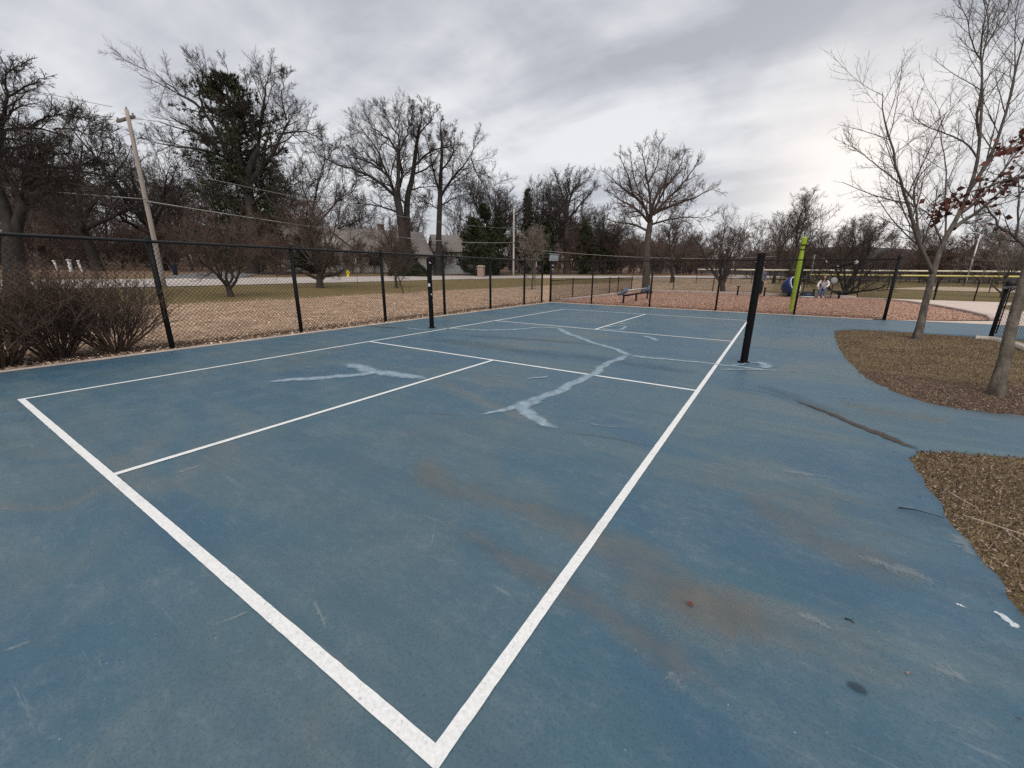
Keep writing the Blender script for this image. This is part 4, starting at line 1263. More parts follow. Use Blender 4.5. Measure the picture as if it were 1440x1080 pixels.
hero('tall bare oak with dark curving limbs wrapped round the big pine', [(-37.49,20.18,0.78),(-37.78,20.61,2.62),(-38.17,21.05,4.67),(-38.61,21.45,6.71),(-39.06,21.73,8.42),(-39.46,21.93,9.78),(-39.41,22.48,11.35),(-39.04,23.19,12.72)], [.50, .48, .46, .44, .42, .38, .30, .24], [
    ([(-39.10,21.77,8.62),(-40.10,21.74,10.46),(-41.35,21.55,12.29),(-42.30,21.44,13.79),(-43.09,21.34,15.01),(-44.33,21.13,16.78),(-45.66,20.57,17.65),(-47.11,19.92,18.53),(-48.32,19.55,19.75),(-49.24,19.27,20.70),(-50.18,18.89,21.37)], .30, .03, 2.0),
    ([(-44.18,21.16,16.57),(-44.89,21.32,18.41),(-44.67,22.01,20.05),(-45.56,21.80,21.14),(-46.53,21.58,22.36)], .12, .02, -2.0),
    ([(-41.04,21.59,11.82),(-42.38,20.93,12.42),(-43.92,20.04,12.75),(-45.77,18.98,13.14),(-46.97,18.22,13.20),(-48.12,17.64,13.67),(-49.21,17.23,14.55)], .17, .025, -3.0),
    ([(-39.46,21.93,9.78),(-40.38,22.02,11.82),(-41.12,22.22,13.87),(-41.78,22.55,16.12),(-42.54,22.79,18.30),(-42.59,23.36,20.07),(-43.31,23.40,21.57)], .18, .025, -2.5),
    ([(-39.23,21.96,9.44),(-38.54,22.96,11.09),(-37.76,23.83,12.19),(-37.38,24.53,13.56),(-37.15,25.07,14.72),(-37.08,25.47,15.75),(-36.24,26.38,16.85),(-35.42,27.18,17.68)], .26, .03, 1.0),
    ([(-39.01,23.16,12.59),(-39.09,23.89,14.91),(-39.28,24.68,17.64),(-39.22,25.45,19.83),(-39.12,26.07,21.47)], .20, .025, 1.5),
    ([(-37.16,24.96,14.38),(-36.01,25.79,14.66),(-34.79,26.51,14.47),(-33.74,26.99,13.86),(-32.87,27.23,12.91)], .10, .02, -1.5),
    ([(-37.08,25.47,15.75),(-37.77,25.61,17.52),(-37.82,26.17,19.29),(-38.27,26.34,20.66)], .09, .02, 2.0),
    ([(-38.61,21.45,6.71),(-39.85,20.99,7.73),(-41.48,20.23,8.60),(-43.01,19.33,8.86),(-44.44,18.54,9.26)], .14, .02, 3.0),
    ([(-38.78,21.57,7.40),(-37.79,22.62,8.63),(-36.35,23.78,9.33),(-34.82,24.93,9.82),(-33.30,25.85,9.63)], .13, .02, -3.5),
    ([(-40.10,21.74,10.46),(-41.28,20.95,10.38),(-42.66,20.20,10.78),(-44.18,19.16,10.63),(-45.56,18.41,11.03)], .10, .02, 4.0),
    ([(-38.99,23.49,13.54),(-40.14,23.55,15.93),(-40.94,23.83,18.31),(-40.99,24.53,20.50)], .12, .02, -4.0),
], 202, wob=.10)
hero('broad bare oak in the middle clump, several thick stems fanning out to the left', [(-34.32,36.99,0.57),(-34.73,37.59,3.14),(-35.31,38.11,5.80),(-35.90,38.47,8.02),(-36.41,38.73,9.79),(-36.93,38.84,11.12)], [.55, .52, .50, .47, .44, .38], [
    ([(-36.41,38.73,9.79),(-37.36,38.81,11.82),(-38.11,38.76,13.15),(-39.48,38.32,14.47),(-40.88,37.92,15.97),(-42.50,37.02,16.40),(-44.17,36.03,16.65)], .24, .03, 2.0),
    ([(-36.38,38.84,10.05),(-36.95,39.52,13.16),(-37.18,40.17,15.55),(-38.43,40.04,17.59),(-40.19,39.35,18.90),(-41.67,38.75,19.96),(-42.69,38.44,21.01)], .26, .03, -2.0),
    ([(-36.94,38.69,10.67),(-38.30,38.22,11.90),(-40.37,37.33,13.22),(-42.13,36.48,14.09),(-44.12,35.31,14.43),(-46.14,34.51,15.92),(-47.70,33.68,16.44)], .22, .03, -3.0),
    ([(-36.58,39.31,11.83),(-36.51,39.86,13.34),(-37.40,40.17,16.00),(-37.60,40.79,18.22),(-38.18,41.31,20.88),(-39.16,41.27,22.64)], .20, .03, 2.5),
    ([(-37.36,38.81,11.82),(-38.67,38.76,14.21),(-40.02,38.78,16.86),(-41.26,38.48,18.36),(-42.54,37.89,19.06),(-43.65,37.23,19.23)], .16, .025, 4.0),
    ([(-38.11,38.76,13.15),(-40.16,38.00,14.82),(-41.94,37.02,15.34),(-43.49,36.02,15.32),(-45.25,35.65,17.62)], .13, .022, -4.0),
    ([(-37.76,40.69,18.21),(-39.20,40.35,19.98),(-40.00,40.37,21.57),(-40.85,39.99,22.10)], .10, .02, 3.0),
    ([(-35.97,38.57,8.46),(-37.86,37.59,9.15),(-39.89,36.48,9.76),(-41.81,35.20,9.65),(-43.90,34.18,10.61)], .14, .02, 1.0),
    ([(-37.29,40.34,16.26),(-36.67,41.55,18.67),(-37.18,41.96,20.88),(-36.87,42.66,22.40)], .11, .02, -3.0),
], 203, wob=.12)
hero('tallest bare oak of the middle clump, a straight dark stem over the gabled house', [(-35.27,38.87,0.63),(-35.92,39.47,3.67),(-36.59,40.12,6.90),(-37.03,40.76,9.66),(-37.17,41.29,11.50),(-36.95,41.99,13.17),(-37.17,43.15,17.04),(-37.28,44.16,20.27)], [.50, .46, .43, .40, .36, .30, .22, .12], [
    ([(-37.09,43.04,16.58),(-37.20,44.05,19.80),(-37.18,44.69,21.65),(-37.15,45.32,23.49)], .15, .03, -1.0),
    ([(-36.92,42.63,15.01),(-35.81,43.88,16.59),(-34.24,45.14,17.34),(-32.95,45.97,17.35),(-31.96,46.89,18.19)], .17, .025, -2.0),
    ([(-36.97,42.19,13.81),(-35.55,43.33,14.47),(-34.54,44.39,15.68),(-34.17,45.55,18.45),(-33.98,46.45,20.76)], .14, .025, 3.0),
    ([(-37.04,41.44,11.69),(-35.68,42.51,12.25),(-33.99,43.60,12.27),(-31.90,44.77,11.73)], .12, .02, 4.0),
    ([(-37.22,43.73,18.88),(-36.20,44.95,20.55),(-35.76,45.67,21.85),(-35.40,46.15,22.59)], .11, .02, 2.0),
    ([(-37.15,43.47,17.96),(-38.24,43.53,20.26),(-38.21,44.17,22.10),(-38.89,44.14,23.30)], .11, .02, -3.0),
    ([(-36.95,40.81,9.66),(-38.66,40.26,11.31),(-40.02,39.69,12.22),(-41.62,38.65,12.20)], .12, .02, -4.0),
], 204, wob=.12)
hero('bare oak with a crooked drooping right limb at the right of the middle clump', [(-33.48,42.47,0.54),(-33.84,43.17,3.31),(-34.30,43.83,6.18),(-34.67,44.55,9.04),(-35.01,45.23,11.72),(-35.42,45.99,14.78),(-35.68,46.72,17.45),(-36.33,47.32,20.51)], [.42, .40, .38, .36, .32, .24, .17, .10], [
    ([(-34.92,45.10,11.15),(-34.19,46.31,13.35),(-33.17,47.45,14.80),(-32.23,48.70,16.72),(-32.06,49.52,18.83),(-31.91,50.00,19.97)], .20, .03, 1.5),
    ([(-35.13,45.22,11.91),(-36.18,45.34,14.29),(-36.73,45.62,16.20),(-37.45,45.80,18.11),(-37.66,46.46,20.50)], .16, .025, -2.0),
    ([(-32.19,48.66,16.53),(-31.42,48.58,14.81),(-30.12,48.79,12.91),(-28.90,48.77,10.53),(-28.00,48.68,8.53)], .10, .02, 1.0),
    ([(-35.42,45.99,14.78),(-34.36,47.26,16.51),(-34.39,48.00,18.80),(-35.08,48.30,21.00)], .14, .02, -2.5),
    ([(-35.87,46.82,18.12),(-36.50,47.22,20.51),(-36.39,47.77,21.94)], .10, .02, 1.0),
    ([(-34.74,44.83,10.00),(-33.34,46.12,11.16),(-31.77,47.33,11.75),(-29.81,48.34,11.00)], .12, .02, 3.0),
    ([(-34.75,44.66,9.52),(-36.23,44.02,10.47),(-37.28,43.44,10.74),(-38.40,42.45,9.97)], .10, .02, 3.0),
], 205, wob=.12)
hero('bare oak with thick straight grey trunk beyond the far fence corner', [(-27.89,72.13,0.81),(-28.43,72.93,4.22),(-29.07,73.61,7.50),(-29.49,74.22,10.13),(-29.80,74.68,12.10),(-29.95,75.38,14.47)], [.62, .58, .55, .52, .46, .34], [
    ([(-29.76,74.62,11.84),(-31.81,74.00,13.92),(-33.85,73.34,15.88),(-35.31,73.06,17.84)], .30, .05, 2.0),
    ([(-29.97,74.93,13.15),(-31.12,75.15,16.03),(-32.28,75.15,18.26),(-33.01,75.25,19.96)], .26, .05, -3.0),
    ([(-29.78,75.14,13.42),(-29.40,76.27,16.05),(-28.63,77.56,18.42),(-27.67,78.80,20.27)], .28, .05, 3.0),
    ([(-29.44,74.39,10.53),(-27.88,76.46,13.70),(-26.42,78.20,16.08),(-25.33,79.26,17.14)], .24, .04, -2.0),
    ([(-30.11,75.37,14.73),(-30.13,76.37,17.75),(-30.63,77.10,20.91)], .24, .04, 1.0),
    ([(-29.43,74.13,9.74),(-31.99,73.05,11.42),(-34.20,71.92,12.32),(-35.99,70.67,12.05)], .2, .04, 3.0),
    ([(-29.17,73.99,8.82),(-26.95,75.83,10.02),(-24.74,77.43,10.57),(-23.06,78.35,10.06)], .2, .04, 2.0),
], 206, [a[:11] + (a[11] * 1.5, a[12]) for a in HSPEC], BARK2, TWIG, wob=.15)
hero('large round crowned bare tree standing in the mulch behind the seesaw', [(-0.67,27.12,0.04),(-0.79,27.38,1.04),(-0.97,27.64,2.17),(-1.07,27.88,3.08),(-1.12,28.11,3.85),(-1.13,28.38,4.67)], [.25, .23, .22, .21, .19, .16], [
    ([(-1.15,28.32,4.53),(-1.70,28.38,5.75),(-2.37,28.11,6.25),(-3.18,27.78,6.83),(-3.97,27.51,7.55),(-4.39,27.39,8.00)], .12, .02, 1.2),
    ([(-1.13,28.38,4.67),(-1.36,28.72,6.12),(-1.72,28.83,7.16),(-2.14,29.02,8.52),(-2.68,29.14,9.93)], .12, .02, -1.0),
    ([(-1.16,28.42,4.85),(-0.91,28.90,5.81),(-0.62,29.47,6.94),(-0.70,29.84,8.22),(-0.62,30.38,9.67)], .12, .02, 1.2),
    ([(-1.03,28.57,5.03),(-0.37,29.36,6.13),(0.35,30.14,7.09),(0.75,30.72,8.05),(0.94,31.12,8.87)], .11, .02, -1.2),
    ([(-1.00,28.61,5.12),(-0.02,29.43,5.68),(0.91,30.16,6.05),(1.81,30.92,6.60),(2.36,31.37,6.88)], .10, .018, 1.5),
    ([(-1.23,28.28,4.58),(-2.04,28.04,5.43),(-2.81,27.67,5.79),(-3.59,27.38,6.42),(-4.10,27.12,6.64)], .10, .018, -1.5),
    ([(-1.18,28.12,3.99),(-2.18,27.65,4.52),(-3.04,27.08,4.47),(-3.94,26.65,4.92),(-4.31,26.44,5.00)], .08, .015, 1.0),
    ([(-1.09,28.32,4.40),(-0.30,28.92,4.68),(0.69,29.65,4.96),(1.90,30.37,4.79),(2.56,30.92,5.15)], .08, .015, -1.0),
    ([(-1.70,28.80,7.03),(-1.28,29.43,8.07),(-1.32,29.75,9.12),(-1.59,29.88,10.03)], .06, .014, 1.6),
    ([(-0.61,29.45,6.85),(-0.05,30.14,7.86),(0.04,30.59,9.00),(0.12,30.80,9.50)], .06, .014, -1.8),
    ([(-2.37,28.11,6.25),(-2.75,28.24,7.38),(-3.30,28.22,8.37),(-3.68,28.19,9.01)], .06, .014, -1.5),
    ([(-1.70,28.38,5.75),(-2.38,28.36,7.02),(-2.76,28.51,8.20),(-3.06,28.62,9.10)], .06, .014, 1.8),
    ([(-1.15,28.33,4.58),(-1.13,28.80,5.94),(-0.88,29.27,6.85),(-0.21,29.95,7.58)], .08, .014, -2.6),
    ([(-1.18,28.29,4.49),(-1.82,28.14,5.30),(-2.51,27.64,5.11),(-3.10,27.34,5.38)], .08, .014, 2.6),
], 207, HPARK, BARK2, TWIGB, 'park_tree', None, .03)


lr = np.random.default_rng(77)
tw = tgen[1][0]
sel_ = [TPb[2][6:], TPb[3][7:], TPb[4][8:], TPb[0][8:14], TPb[2][3:6]]
cnt = [105, 70, 50, 26, 16]
C_ = []
for p, k in zip(sel_, cnt):
    ctr = p[lr.integers(0, len(p), 9)]
    q = ctr[lr.integers(0, 9, k)] + lr.standard_normal((k, 3)) * np.array([.085, .085, .07])
    C_.append(q)
V, F = leaf_cards(lr, np.concatenate(C_) - np.array((9.25, 6.98, -0.05)), 0.07, up=0.6)
mesh_obj('dead_leaves', V, F, LEAFR, troot)


# ------------------------------------------------------------------ evergreens and shrubs
def tufts(rng, C, D, length, width, k, spread=0.7):
    """k narrow needle blades fanning out of every point"""
    n = len(C)
    C = np.repeat(C, k, 0)
    D = np.repeat(D, k, 0) + spread * rng.standard_normal((n * k, 3))
    D = nrm(D)
    s = nrm(np.cross(D, rng.standard_normal((n * k, 3))))
    L = (length * (0.6 + 0.7 * rng.random((n * k, 1))))
    w = width * (0.6 + 0.7 * rng.random((n * k, 1)))
    V = np.stack([C - s * w * .5, C + s * w * .5, C + D * L], 1).reshape(-1, 3)
    i = np.arange(n * k) * 3
    return V, np.stack([i, i + 1, i + 2], 1)


def pine_tree(loc, H, spread, seed, label, gaps=0.0, z0=0.12, width=0.10, tl=0.42, dens=1.0, mt=PINE, shape=0.75, group=None, name='pine_tree', asc=0.12):
    rng = np.random.default_rng(seed)
    z = float(zt(*loc)) - 0.05
    root = empty(name, (loc[0], loc[1], z), 0, label, 'tree', group)
    tp, trd = bend(rng, (0, 0, -0.2), (0, 0, 1), H, 0.018 * H + .06, 0.03, 16, 0.025, 0.04)
    n = int(H * 8 * dens)
    t = z0 + (0.985 - z0) * (np.arange(n) + rng.random(n)) / n
    keep = rng.random(n) > gaps
    t = t[keep]
    n = len(t)
    f = t * 15
    i = np.minimum(f.astype(int), 14)
    p0 = tp[i] + (tp[i + 1] - tp[i]) * (f - i)[:, None]
    az = rng.random(n) * 6.283
    L = spread * np.minimum(1.0, (1 - t) / (1 - shape)) ** 0.8 * (0.55 + 0.55 * rng.random(n)) * (0.6 + 0.4 * np.minimum(1, (t - z0) / 0.2 + .3)) + 0.3
    d = np.stack([np.cos(az), np.sin(az), asc + 0.35 * t + 0.12 * rng.standard_normal(n)], 1)
    d = nrm(d)
    pts = [p0]
    p = p0
    for k in range(5):
        d = d + 0.08 * rng.standard_normal(d.shape)
        d[:, 2] += 0.05 if k > 2 else -0.05
        d = nrm(d)
        p = p + d * (L / 5)[:, None]
        pts.append(p)
    P = np.stack(pts, 1)
    Rr = np.linspace(1, .3, 6)[None] * (0.018 + 0.012 * L)[:, None]
    V1, F1 = tubes(tp[None], trd[None], 10)
    V2, F2 = tubes(P, Rr, 4)
    mesh_obj('trunk', np.concatenate([V1, V2]), np.concatenate([F1, F2 + len(V1)]), BARK, root, True)
    sub = grow(rng, P, Rr, [(9, .25, 48, 10, .34, .3, 3, .1, .02, .5, 3, .008, .12)])
    V3, F3 = tubes(*sub[0])
    Q = sub[0][0]
    m = 7
    s = rng.random((len(Q), m))
    C = Q[:, :1] + (Q[:, -1:] - Q[:, :1]) * s[..., None] + 0.05 * rng.standard_normal((len(Q), m, 3))
    D = np.repeat(nrm(Q[:, -1] - Q[:, 0])[:, None], m, 1) + np.array([0, 0, .25])
    V4, F4 = tufts(rng, C.reshape(-1, 3), D.reshape(-1, 3), tl, width, 5)
    me = mesh_obj('crown', np.concatenate([V3, V4]), [F3, F4 + len(V3)], mt, root)
    return root


pine_tree((-41.0, 22.6), 18.9, 4.3, 5, 'tall dark green pine with ragged layered crown, tallest evergreen in the view', gaps=.2, z0=.08, group=None, tl=.34, dens=1.25)
G_CED = 'dark cedars beyond the road'
cedar = lambda loc, H, sp, seed, label, **k: pine_tree(loc, H, sp, seed, label, z0=.03, width=.11, tl=.36, gaps=.25, dens=k.pop('dens', 1.25), mt=CEDAR, shape=k.pop('shape', .35), group=G_CED, name='cedar_tree', asc=.5, **k)
cedar((-31.9, 48.5), 8.2, 2.6, 1, 'broad dark cedar leftmost of the evergreens by the pale utility pole')
cedar((-32.3, 52.2), 10.6, 2.9, 2, 'tall broad dark cedar just left of the pale utility pole')
cedar((-33.0, 56.5), 9.0, 2.6, 3, 'dark cedar directly behind the pale utility pole')
cedar((-33.2, 66.2), 14.6, 1.5, 4, 'narrow pointed dark cedar, tallest right of the pale utility pole', shape=.2)
cedar((-30.6, 67.2), 9.5, 2.6, 6, 'dark cedar at the foot of the narrow pointed cedar')
cedar((-24.8, 74.4), 9.6, 2.8, 7, 'dark cedar right of the oak with the straight grey trunk')
cedar((-22.4, 78.0), 8.0, 2.6, 8, 'low dark cedar far right of the evergreens, left of the big park tree')
cedar((-39.4, 27.5), 6.0, 2.2, 9, 'low dark cedar under the pine by the house')


def bush(loc, r, h, seed, label):
    rng = np.random.default_rng(seed)
    z = float(zt(*loc)) - 0.03
    root = empty('evergreen_shrub', (loc[0], loc[1], z), 0, label, 'shrub', 'clipped evergreen shrubs by the house')
    n = 1500
    d = nrm(rng.standard_normal((n, 3)))
    d[:, 2] = np.abs(d[:, 2])
    q = d * np.array([r, r, h]) * (0.72 + 0.28 * rng.random((n, 1)) + 0.08 * np.sin(d[:, :1] * 7 + seed) + 0.08 * np.cos(d[:, 1:2] * 6))
    V, F = tufts(rng, q, d, 0.16, 0.06, 6, 0.8)
    mesh_obj('foliage', V, F, BOX, root)
    P = np.stack([np.zeros((14, 3)), q[:14] * .5, q[:14] * .85], 1)
    Vt, Ft = tubes(P, np.full((14, 3), .02) * np.array([1.4, 1, .5]), 4)
    mesh_obj('stems', Vt, Ft, BARK2, root)


bush((-33.4, 35.6), 1.5, 1.9, 1, 'rounded dark green shrub by the road, left one of the clipped pair')
bush((-32.4, 37.6), 1.35, 1.6, 2, 'rounded dark green shrub by the road, right and lower one of the clipped pair')


def shrub(loc, h, seed, label, n=56, spread=50, cm=SHRUB, specs=None, rad=.012, lean=(0, 0), name='shrub', group='bare twiggy shrubs at the left end of the court fence'):
    rng = np.random.default_rng(seed)
    P, Rr = [], []
    for k in range(n):
        az = GOLD * k + rng.random() * .6
        a = R(spread * math.sqrt((k + .5) / n) + 6 * rng.standard_normal())
        b = (0.16 * math.cos(az) * rng.random() + lean[0] * .1, 0.16 * math.sin(az) * rng.random(), -.05)
        p, r_ = bend(rng, b, (math.sin(a) * math.cos(az) + lean[0], math.sin(a) * math.sin(az) + lean[1], math.cos(a)), h * (.8 + .3 * rng.random()), rad * (.7 + .6 * rng.random()), .004, 10, .07, .02)
        P.append(p)
        Rr.append(r_)
    P, Rr = np.array(P), np.array(Rr)
    root = empty(name, (loc[0], loc[1], 0), 0, label, 'shrub', group)
    V, F = tubes(P, Rr, 6)
    mesh_obj('stems', V, F, cm, root, True)
    V, F = join(grow(rng, P, Rr, specs or [(9, .22, 38, 10, .36, .35, 5, .12, .05, .6, 3, .0032, .25), (6, .15, 40, 10, .45, .3, 4, .13, .05, .7, 3, .0024, .2), (3, .2, 40, 10, .5,   .3, 3, .13, .05, .8, 3, .0017, .15)]))
    mesh_obj('twigs', V, F, cm, root, True)
    return root


shrub((-2.62, 1.42), 1.34, 1, 'bare brown shrub nearest the first clear fence post, rightmost of the row', lean=(-.12, .02))
shrub((-2.75, .78), 1.34, 2, 'bare brown shrub in the middle of the row behind the fence', lean=(-.15, 0))
shrub((-2.62, .18), 1.34, 3, 'bare brown shrub at the left edge of the photograph, behind the fence', lean=(-.12, 0))
shrub((-2.75, -.5), 1.25, 4, 'bare brown shrub half out of view at the left end of the row', lean=(-.15, 0))
shrub((19.5, 33.5), .8, 5, 'low dark bare bush beside the path, under the pale young tree', n=26, spread=70, cm=TWIGR, group=None, name='low_bush',
      specs=[(7, .2, 40, 10, .4, .35, 4, .12, .05, .6, 3, .006, .2), (5, .15, 40, 10, .5, .3, 3, .13, .05, .7, 3, .005, .2)])

# ------------------------------------------------------------------ woods that read as one mass
lite = [tree_geo(100 + i, 14.0, 5.2, .22, .4, 7, LITE, leader=i % 2 == 0, low=.45, limb_len=.5, ang=(16, 55)) for i in range(4)]
small = [tree_geo(120 + i, 6.0, 2.8, .07, .25, 8, LITE[:2] + LITE[2:], leader=False, low=.25, limb_len=.7, ang=(10, 60), limb_r=.6) for i in range(3)]


def mass(name, geos, places, mt, label):
    Vs, Fs, o = [], [], 0
    for k, (x, y, s, a) in enumerate(places):
        g = geos[k % len(geos)]
        for V, F in g:
            c, sn = math.cos(a), math.sin(a)
            Q = V.astype(np.float32) * np.float32(s)
            Q = np.stack([Q[:, 0] * c - Q[:, 1] * sn + x, Q[:, 0] * sn + Q[:, 1] * c + y, Q[:, 2] + float(zt(x, y)) - .05], 1)
            Vs.append(Q)
            Fs.append(F + o)
            o += len(V)
    ob = mesh_obj(name, np.concatenate(Vs), np.concatenate(Fs), mt)
    return tag(ob, label, 'woods', kind='stuff')


wr = np.random.default_rng(42)


def along_road(s0, s1, a0, a1, n, sc0, sc1):
    """n random places at distance s0..s1 outside the road centre line, between stations a0 and a1 (m along it)"""
    line = resample(smooth_line(ROAD[1:-1], 2), 1.0)
    t = nrm(np.gradient(line, axis=0))
    nr = np.stack([-t[:, 1], t[:, 0]], 1)
    out = []
    for k in range(n):
        j = int(min(a0 + (a1 - a0) * (k + wr.random()) / n, len(line) - 1))
        q = line[j] + nr[j] * (s0 + (s1 - s0) * wr.random())
        out.append((q[0], q[1], sc0 + (sc1 - sc0) * wr.random(), wr.random() * 6.28))
    return out


mass('bare_woods', lite, along_road(20, 34, 198, 262, 12, .45, .65) + along_road(28, 60, 200, 290, 70, .75, 1.2) + along_road(10, 40, 262, 345, 46, .6, .95), TWIGB, 'bare woods standing behind the houses and the road')
mass('brush', small, along_road(17, 30, 198, 262, 60, .5, .9) + along_road(8, 22, 262, 330, 60, .7, 1.4) + along_road(30, 50, 200, 262, 40, .8, 1.2) + along_road(8.5, 13, 222, 262, 26, .5, .95) + [(-6 + 75 * wr.random(), 88 + 18 * wr.random(), .7 + .6 * wr.random(), wr.random() * 6.28) for _ in range(70)], TWIGR, 'reddish brown thicket of bare brush under the woods')
fw = []
for k in range(60):
    x = -40 + 300 * (k + wr.random()) / 60
    fw.append((x, 128 + 25 * wr.random() + .05 * x, .6 + .35 * wr.random(), wr.random() * 6.28))
for k in range(50):
    x = -10 + 230 * (k + wr.random()) / 50
    fw.append((x, 112 + 8 * wr.random() + .05 * x, .35 + .25 * wr.random(), wr.random() * 6.28))
mass('far_woods', lite, fw, TWIGB, 'distant bare woods beyond the ball field')
hv = []
for k in range(130):
    x = -20 + 330 * (k + wr.random()) / 130
    hv.append((x, 142 + .0009 * (x - 80) ** 2 + 50 * wr.random(), .5 + .4 * wr.random(), wr.random() * 6.28))
hw = mass('hillside_woods', lite, hv, TWIG, 'bare woods along the crest of the far ridge')
hw.location.z = 6.0


# ------------------------------------------------------------------ houses
def window(parent, c, w, h, yaw, nrmx):
    """frame with sill and pane on a wall face whose outward normal is nrmx (2D)"""
    t = (-nrmx[1], nrmx[0])
    f = MB()
    a = math.atan2(t[1], t[0])
    for dx, dz, sx, sz in ((-w / 2, 0, .08, h + .08), (w / 2, 0, .08, h + .08), (0, h / 2, w + .08, .08), (0, 0, .05, h - .06), (0, -h / 2 - .02, w + .2, .07)):
        f.box((c[0] + t[0] * dx + nrmx[0] * .03, c[1] + t[1] * dx + nrmx[1] * .03, c[2] + dz), (sx, .09, sz), a)
    o = f.build('window', WHITE, parent)
    g = MB().box((c[0] + nrmx[0] * .005, c[1] + nrmx[1] * .005, c[2]), (w - .05, .03, h - .05), a)
    g.build('pane', GLASS, o)


def house(loc, rot, L, D, hw, hr, label, wall, gable_front=True, chimney=True):
    root = empty('house', (loc[0], loc[1], float(zt(*loc)) - .05), rot, label, 'house', None)
    # local: front faces +x, length along y
    h = hw
    V = [(-D / 2, -L / 2, 0), (D / 2, -L / 2, 0), (D / 2, L / 2, 0), (-D / 2, L / 2, 0), (-D / 2, -L / 2, h), (D / 2, -L / 2, h), (D / 2, L / 2, h), (-D / 2, L / 2, h), (0, -L / 2, h + hr), (0, L / 2, h + hr)]
    mesh_obj('walls', V, [np.array([(0, 1, 5, 4), (1, 2, 6, 5), (2, 3, 7, 6), (3, 0, 4, 7)]), np.array([(4, 5, 8), (6, 7, 9)])], wall, root)
    m = MB()
    ov, th = .45, .14
    sl = hr / (D / 2)
    for sgn in (-1, 1):
        q = []
        for y in (-L / 2 - ov, L / 2 + ov):
            for x, dz in ((0, .02), (sgn * (D / 2 + ov), .02), (0, .02 + th), (sgn * (D / 2 + ov), .02 + th)):
                q.append((x, y, h + hr - abs(x) * sl + dz))
        F = np.array([(0, 1, 5, 4), (2, 6, 7, 3), (1, 3, 7, 5), (0, 2, 3, 1), (4, 5, 7, 6)])
        m.add(q, F)
    rf = m.build('roof', SHINGLE, root)
    if chimney:
        MB().box((-D * .12, L * .2, h + hr + .2), (.7, .9, 1.5), 0, bev=.03).box((-D * .12, L * .2, h + hr + 1.0), (.85, 1.05, .12)).build('chimney', BRICK, rf)
    if gable_front:
        g = MB()
        w2, d2 = L * .17, 1.6
        gh = h + hr * .75
        y0 = -L * .22
        Vg = [(D / 2 - .1, y0 - w2, 0), (D / 2 + d2, y0 - w2, 0), (D / 2 + d2, y0 + w2, 0), (D / 2 - .1, y0 + w2, 0)]
        Vg += [(x, y, h - .1) for x, y, _ in Vg] + [(D / 2 + d2, y0, gh), (D * .1, y0, gh)]
        g.add(Vg, [np.array([(0, 1, 5, 4), (1, 2, 6, 5), (2, 3, 7, 6)]), np.array([(5, 6, 8)])])
        g.build('gable_wall', wall, root)
        r2 = MB()
        for sgn in (-1, 1):
            e = y0 + sgn * (w2 + .4)
            ez = h - .1 - (gh - h + .1) * .4 / w2
            q = [(D / 2 + d2 + .35, y0, gh + .03), (D * .1, y0, gh + .03), (D * .1, e, ez + .03), (D / 2 + d2 + .35, e, ez + .03)]
            q += [(x, y, z + .15) for x, y, z in q]
            r2.add(q, np.array([(0, 1, 2, 3), (7, 6, 5, 4), (0, 3, 7, 4), (3, 2, 6, 7), (1, 0, 4, 5)]))
        r2.build('gable_roof', SHINGLE, root)
        window(root, (D / 2 + d2, y0, h * .55), 1.7, 1.2, 0, (1, 0))
    for y in (L * .08, L * .36):
        window(root, (D / 2, y, h * .58), 1.8, 1.3, 0, (1, 0))
    dr = MB().box((D / 2 + .02, L * .22, 1.05), (.08, 1.0, 2.1)).build('door', WHITE, root)
    MB().tube([(D / 2 + .06, L * .22 + .38, 1.0), (D / 2 + .12, L * .22 + .38, 1.0)], .03, 8).build('handle', GREYP, dr)
    return root


house((-46.5, 39.5), R(-28), 19, 9, 2.7, 3.3, 'cream house with a wide grey brown roof and front gable behind the reddish trees', SIDING)
house((-39.5, 54.5), R(-35), 9, 7, 3.6, 2.4, 'pale grey two storey house half hidden left of the cedars', SIDINGW, gable_front=False)

# ------------------------------------------------------------------ roadside things
root = empty('brick_pillar', (-29.4, 47.0, float(zt(-29.4, 47.0)) - .1), .3, 'square pinkish brick pillar with pale cap by the road in front of the cedars', 'pillar')
MB().box((0, 0, .75), (.85, .85, 1.5), bev=.02).build('shaft', BRICK, root)
MB().box((0, 0, 1.56), (1.02, 1.02, .12), bev=.02).box((0, 0, 1.66), (.8, .8, .1), bev=.03).build('cap', CONC, root)


def hydrant(x, y):
    r = empty('fire_hydrant', (x, y, float(zt(x, y))), .6, 'bright yellow fire hydrant on the far verge of the road', 'hydrant')
    MB().lathe([(.17, 0), (.17, .05), (.115, .06), (.11, .5), (.15, .51), (.15, .55), (.12, .58), (.10, .66), (.05, .71), (.035, .72), (.035, .77), (.001, .77)], sides=16).build('barrel', HYD, r, True)
    for a in (0, math.pi / 2, math.pi):
        MB().tube([(.1 * math.cos(a), .1 * math.sin(a), .42), (.2 * math.cos(a), .2 * math.sin(a), .42)], .055, 10).build('nozzle', HYD, r)


hydrant(-31.2, 26.5)


def sign_post(x, y, h, w, hh, label, yaw):
    r = empty('sign_post', (x, y, float(zt(x, y)) - .05), yaw, label, 'sign')
    MB().box((0, 0, h / 2), (.05, .03, h)).build('post', GREYP, r)
    MB().box((0, .03, h - hh / 2), (w, .012, hh), bev=.004).build('sign_panel', WHITE, r)


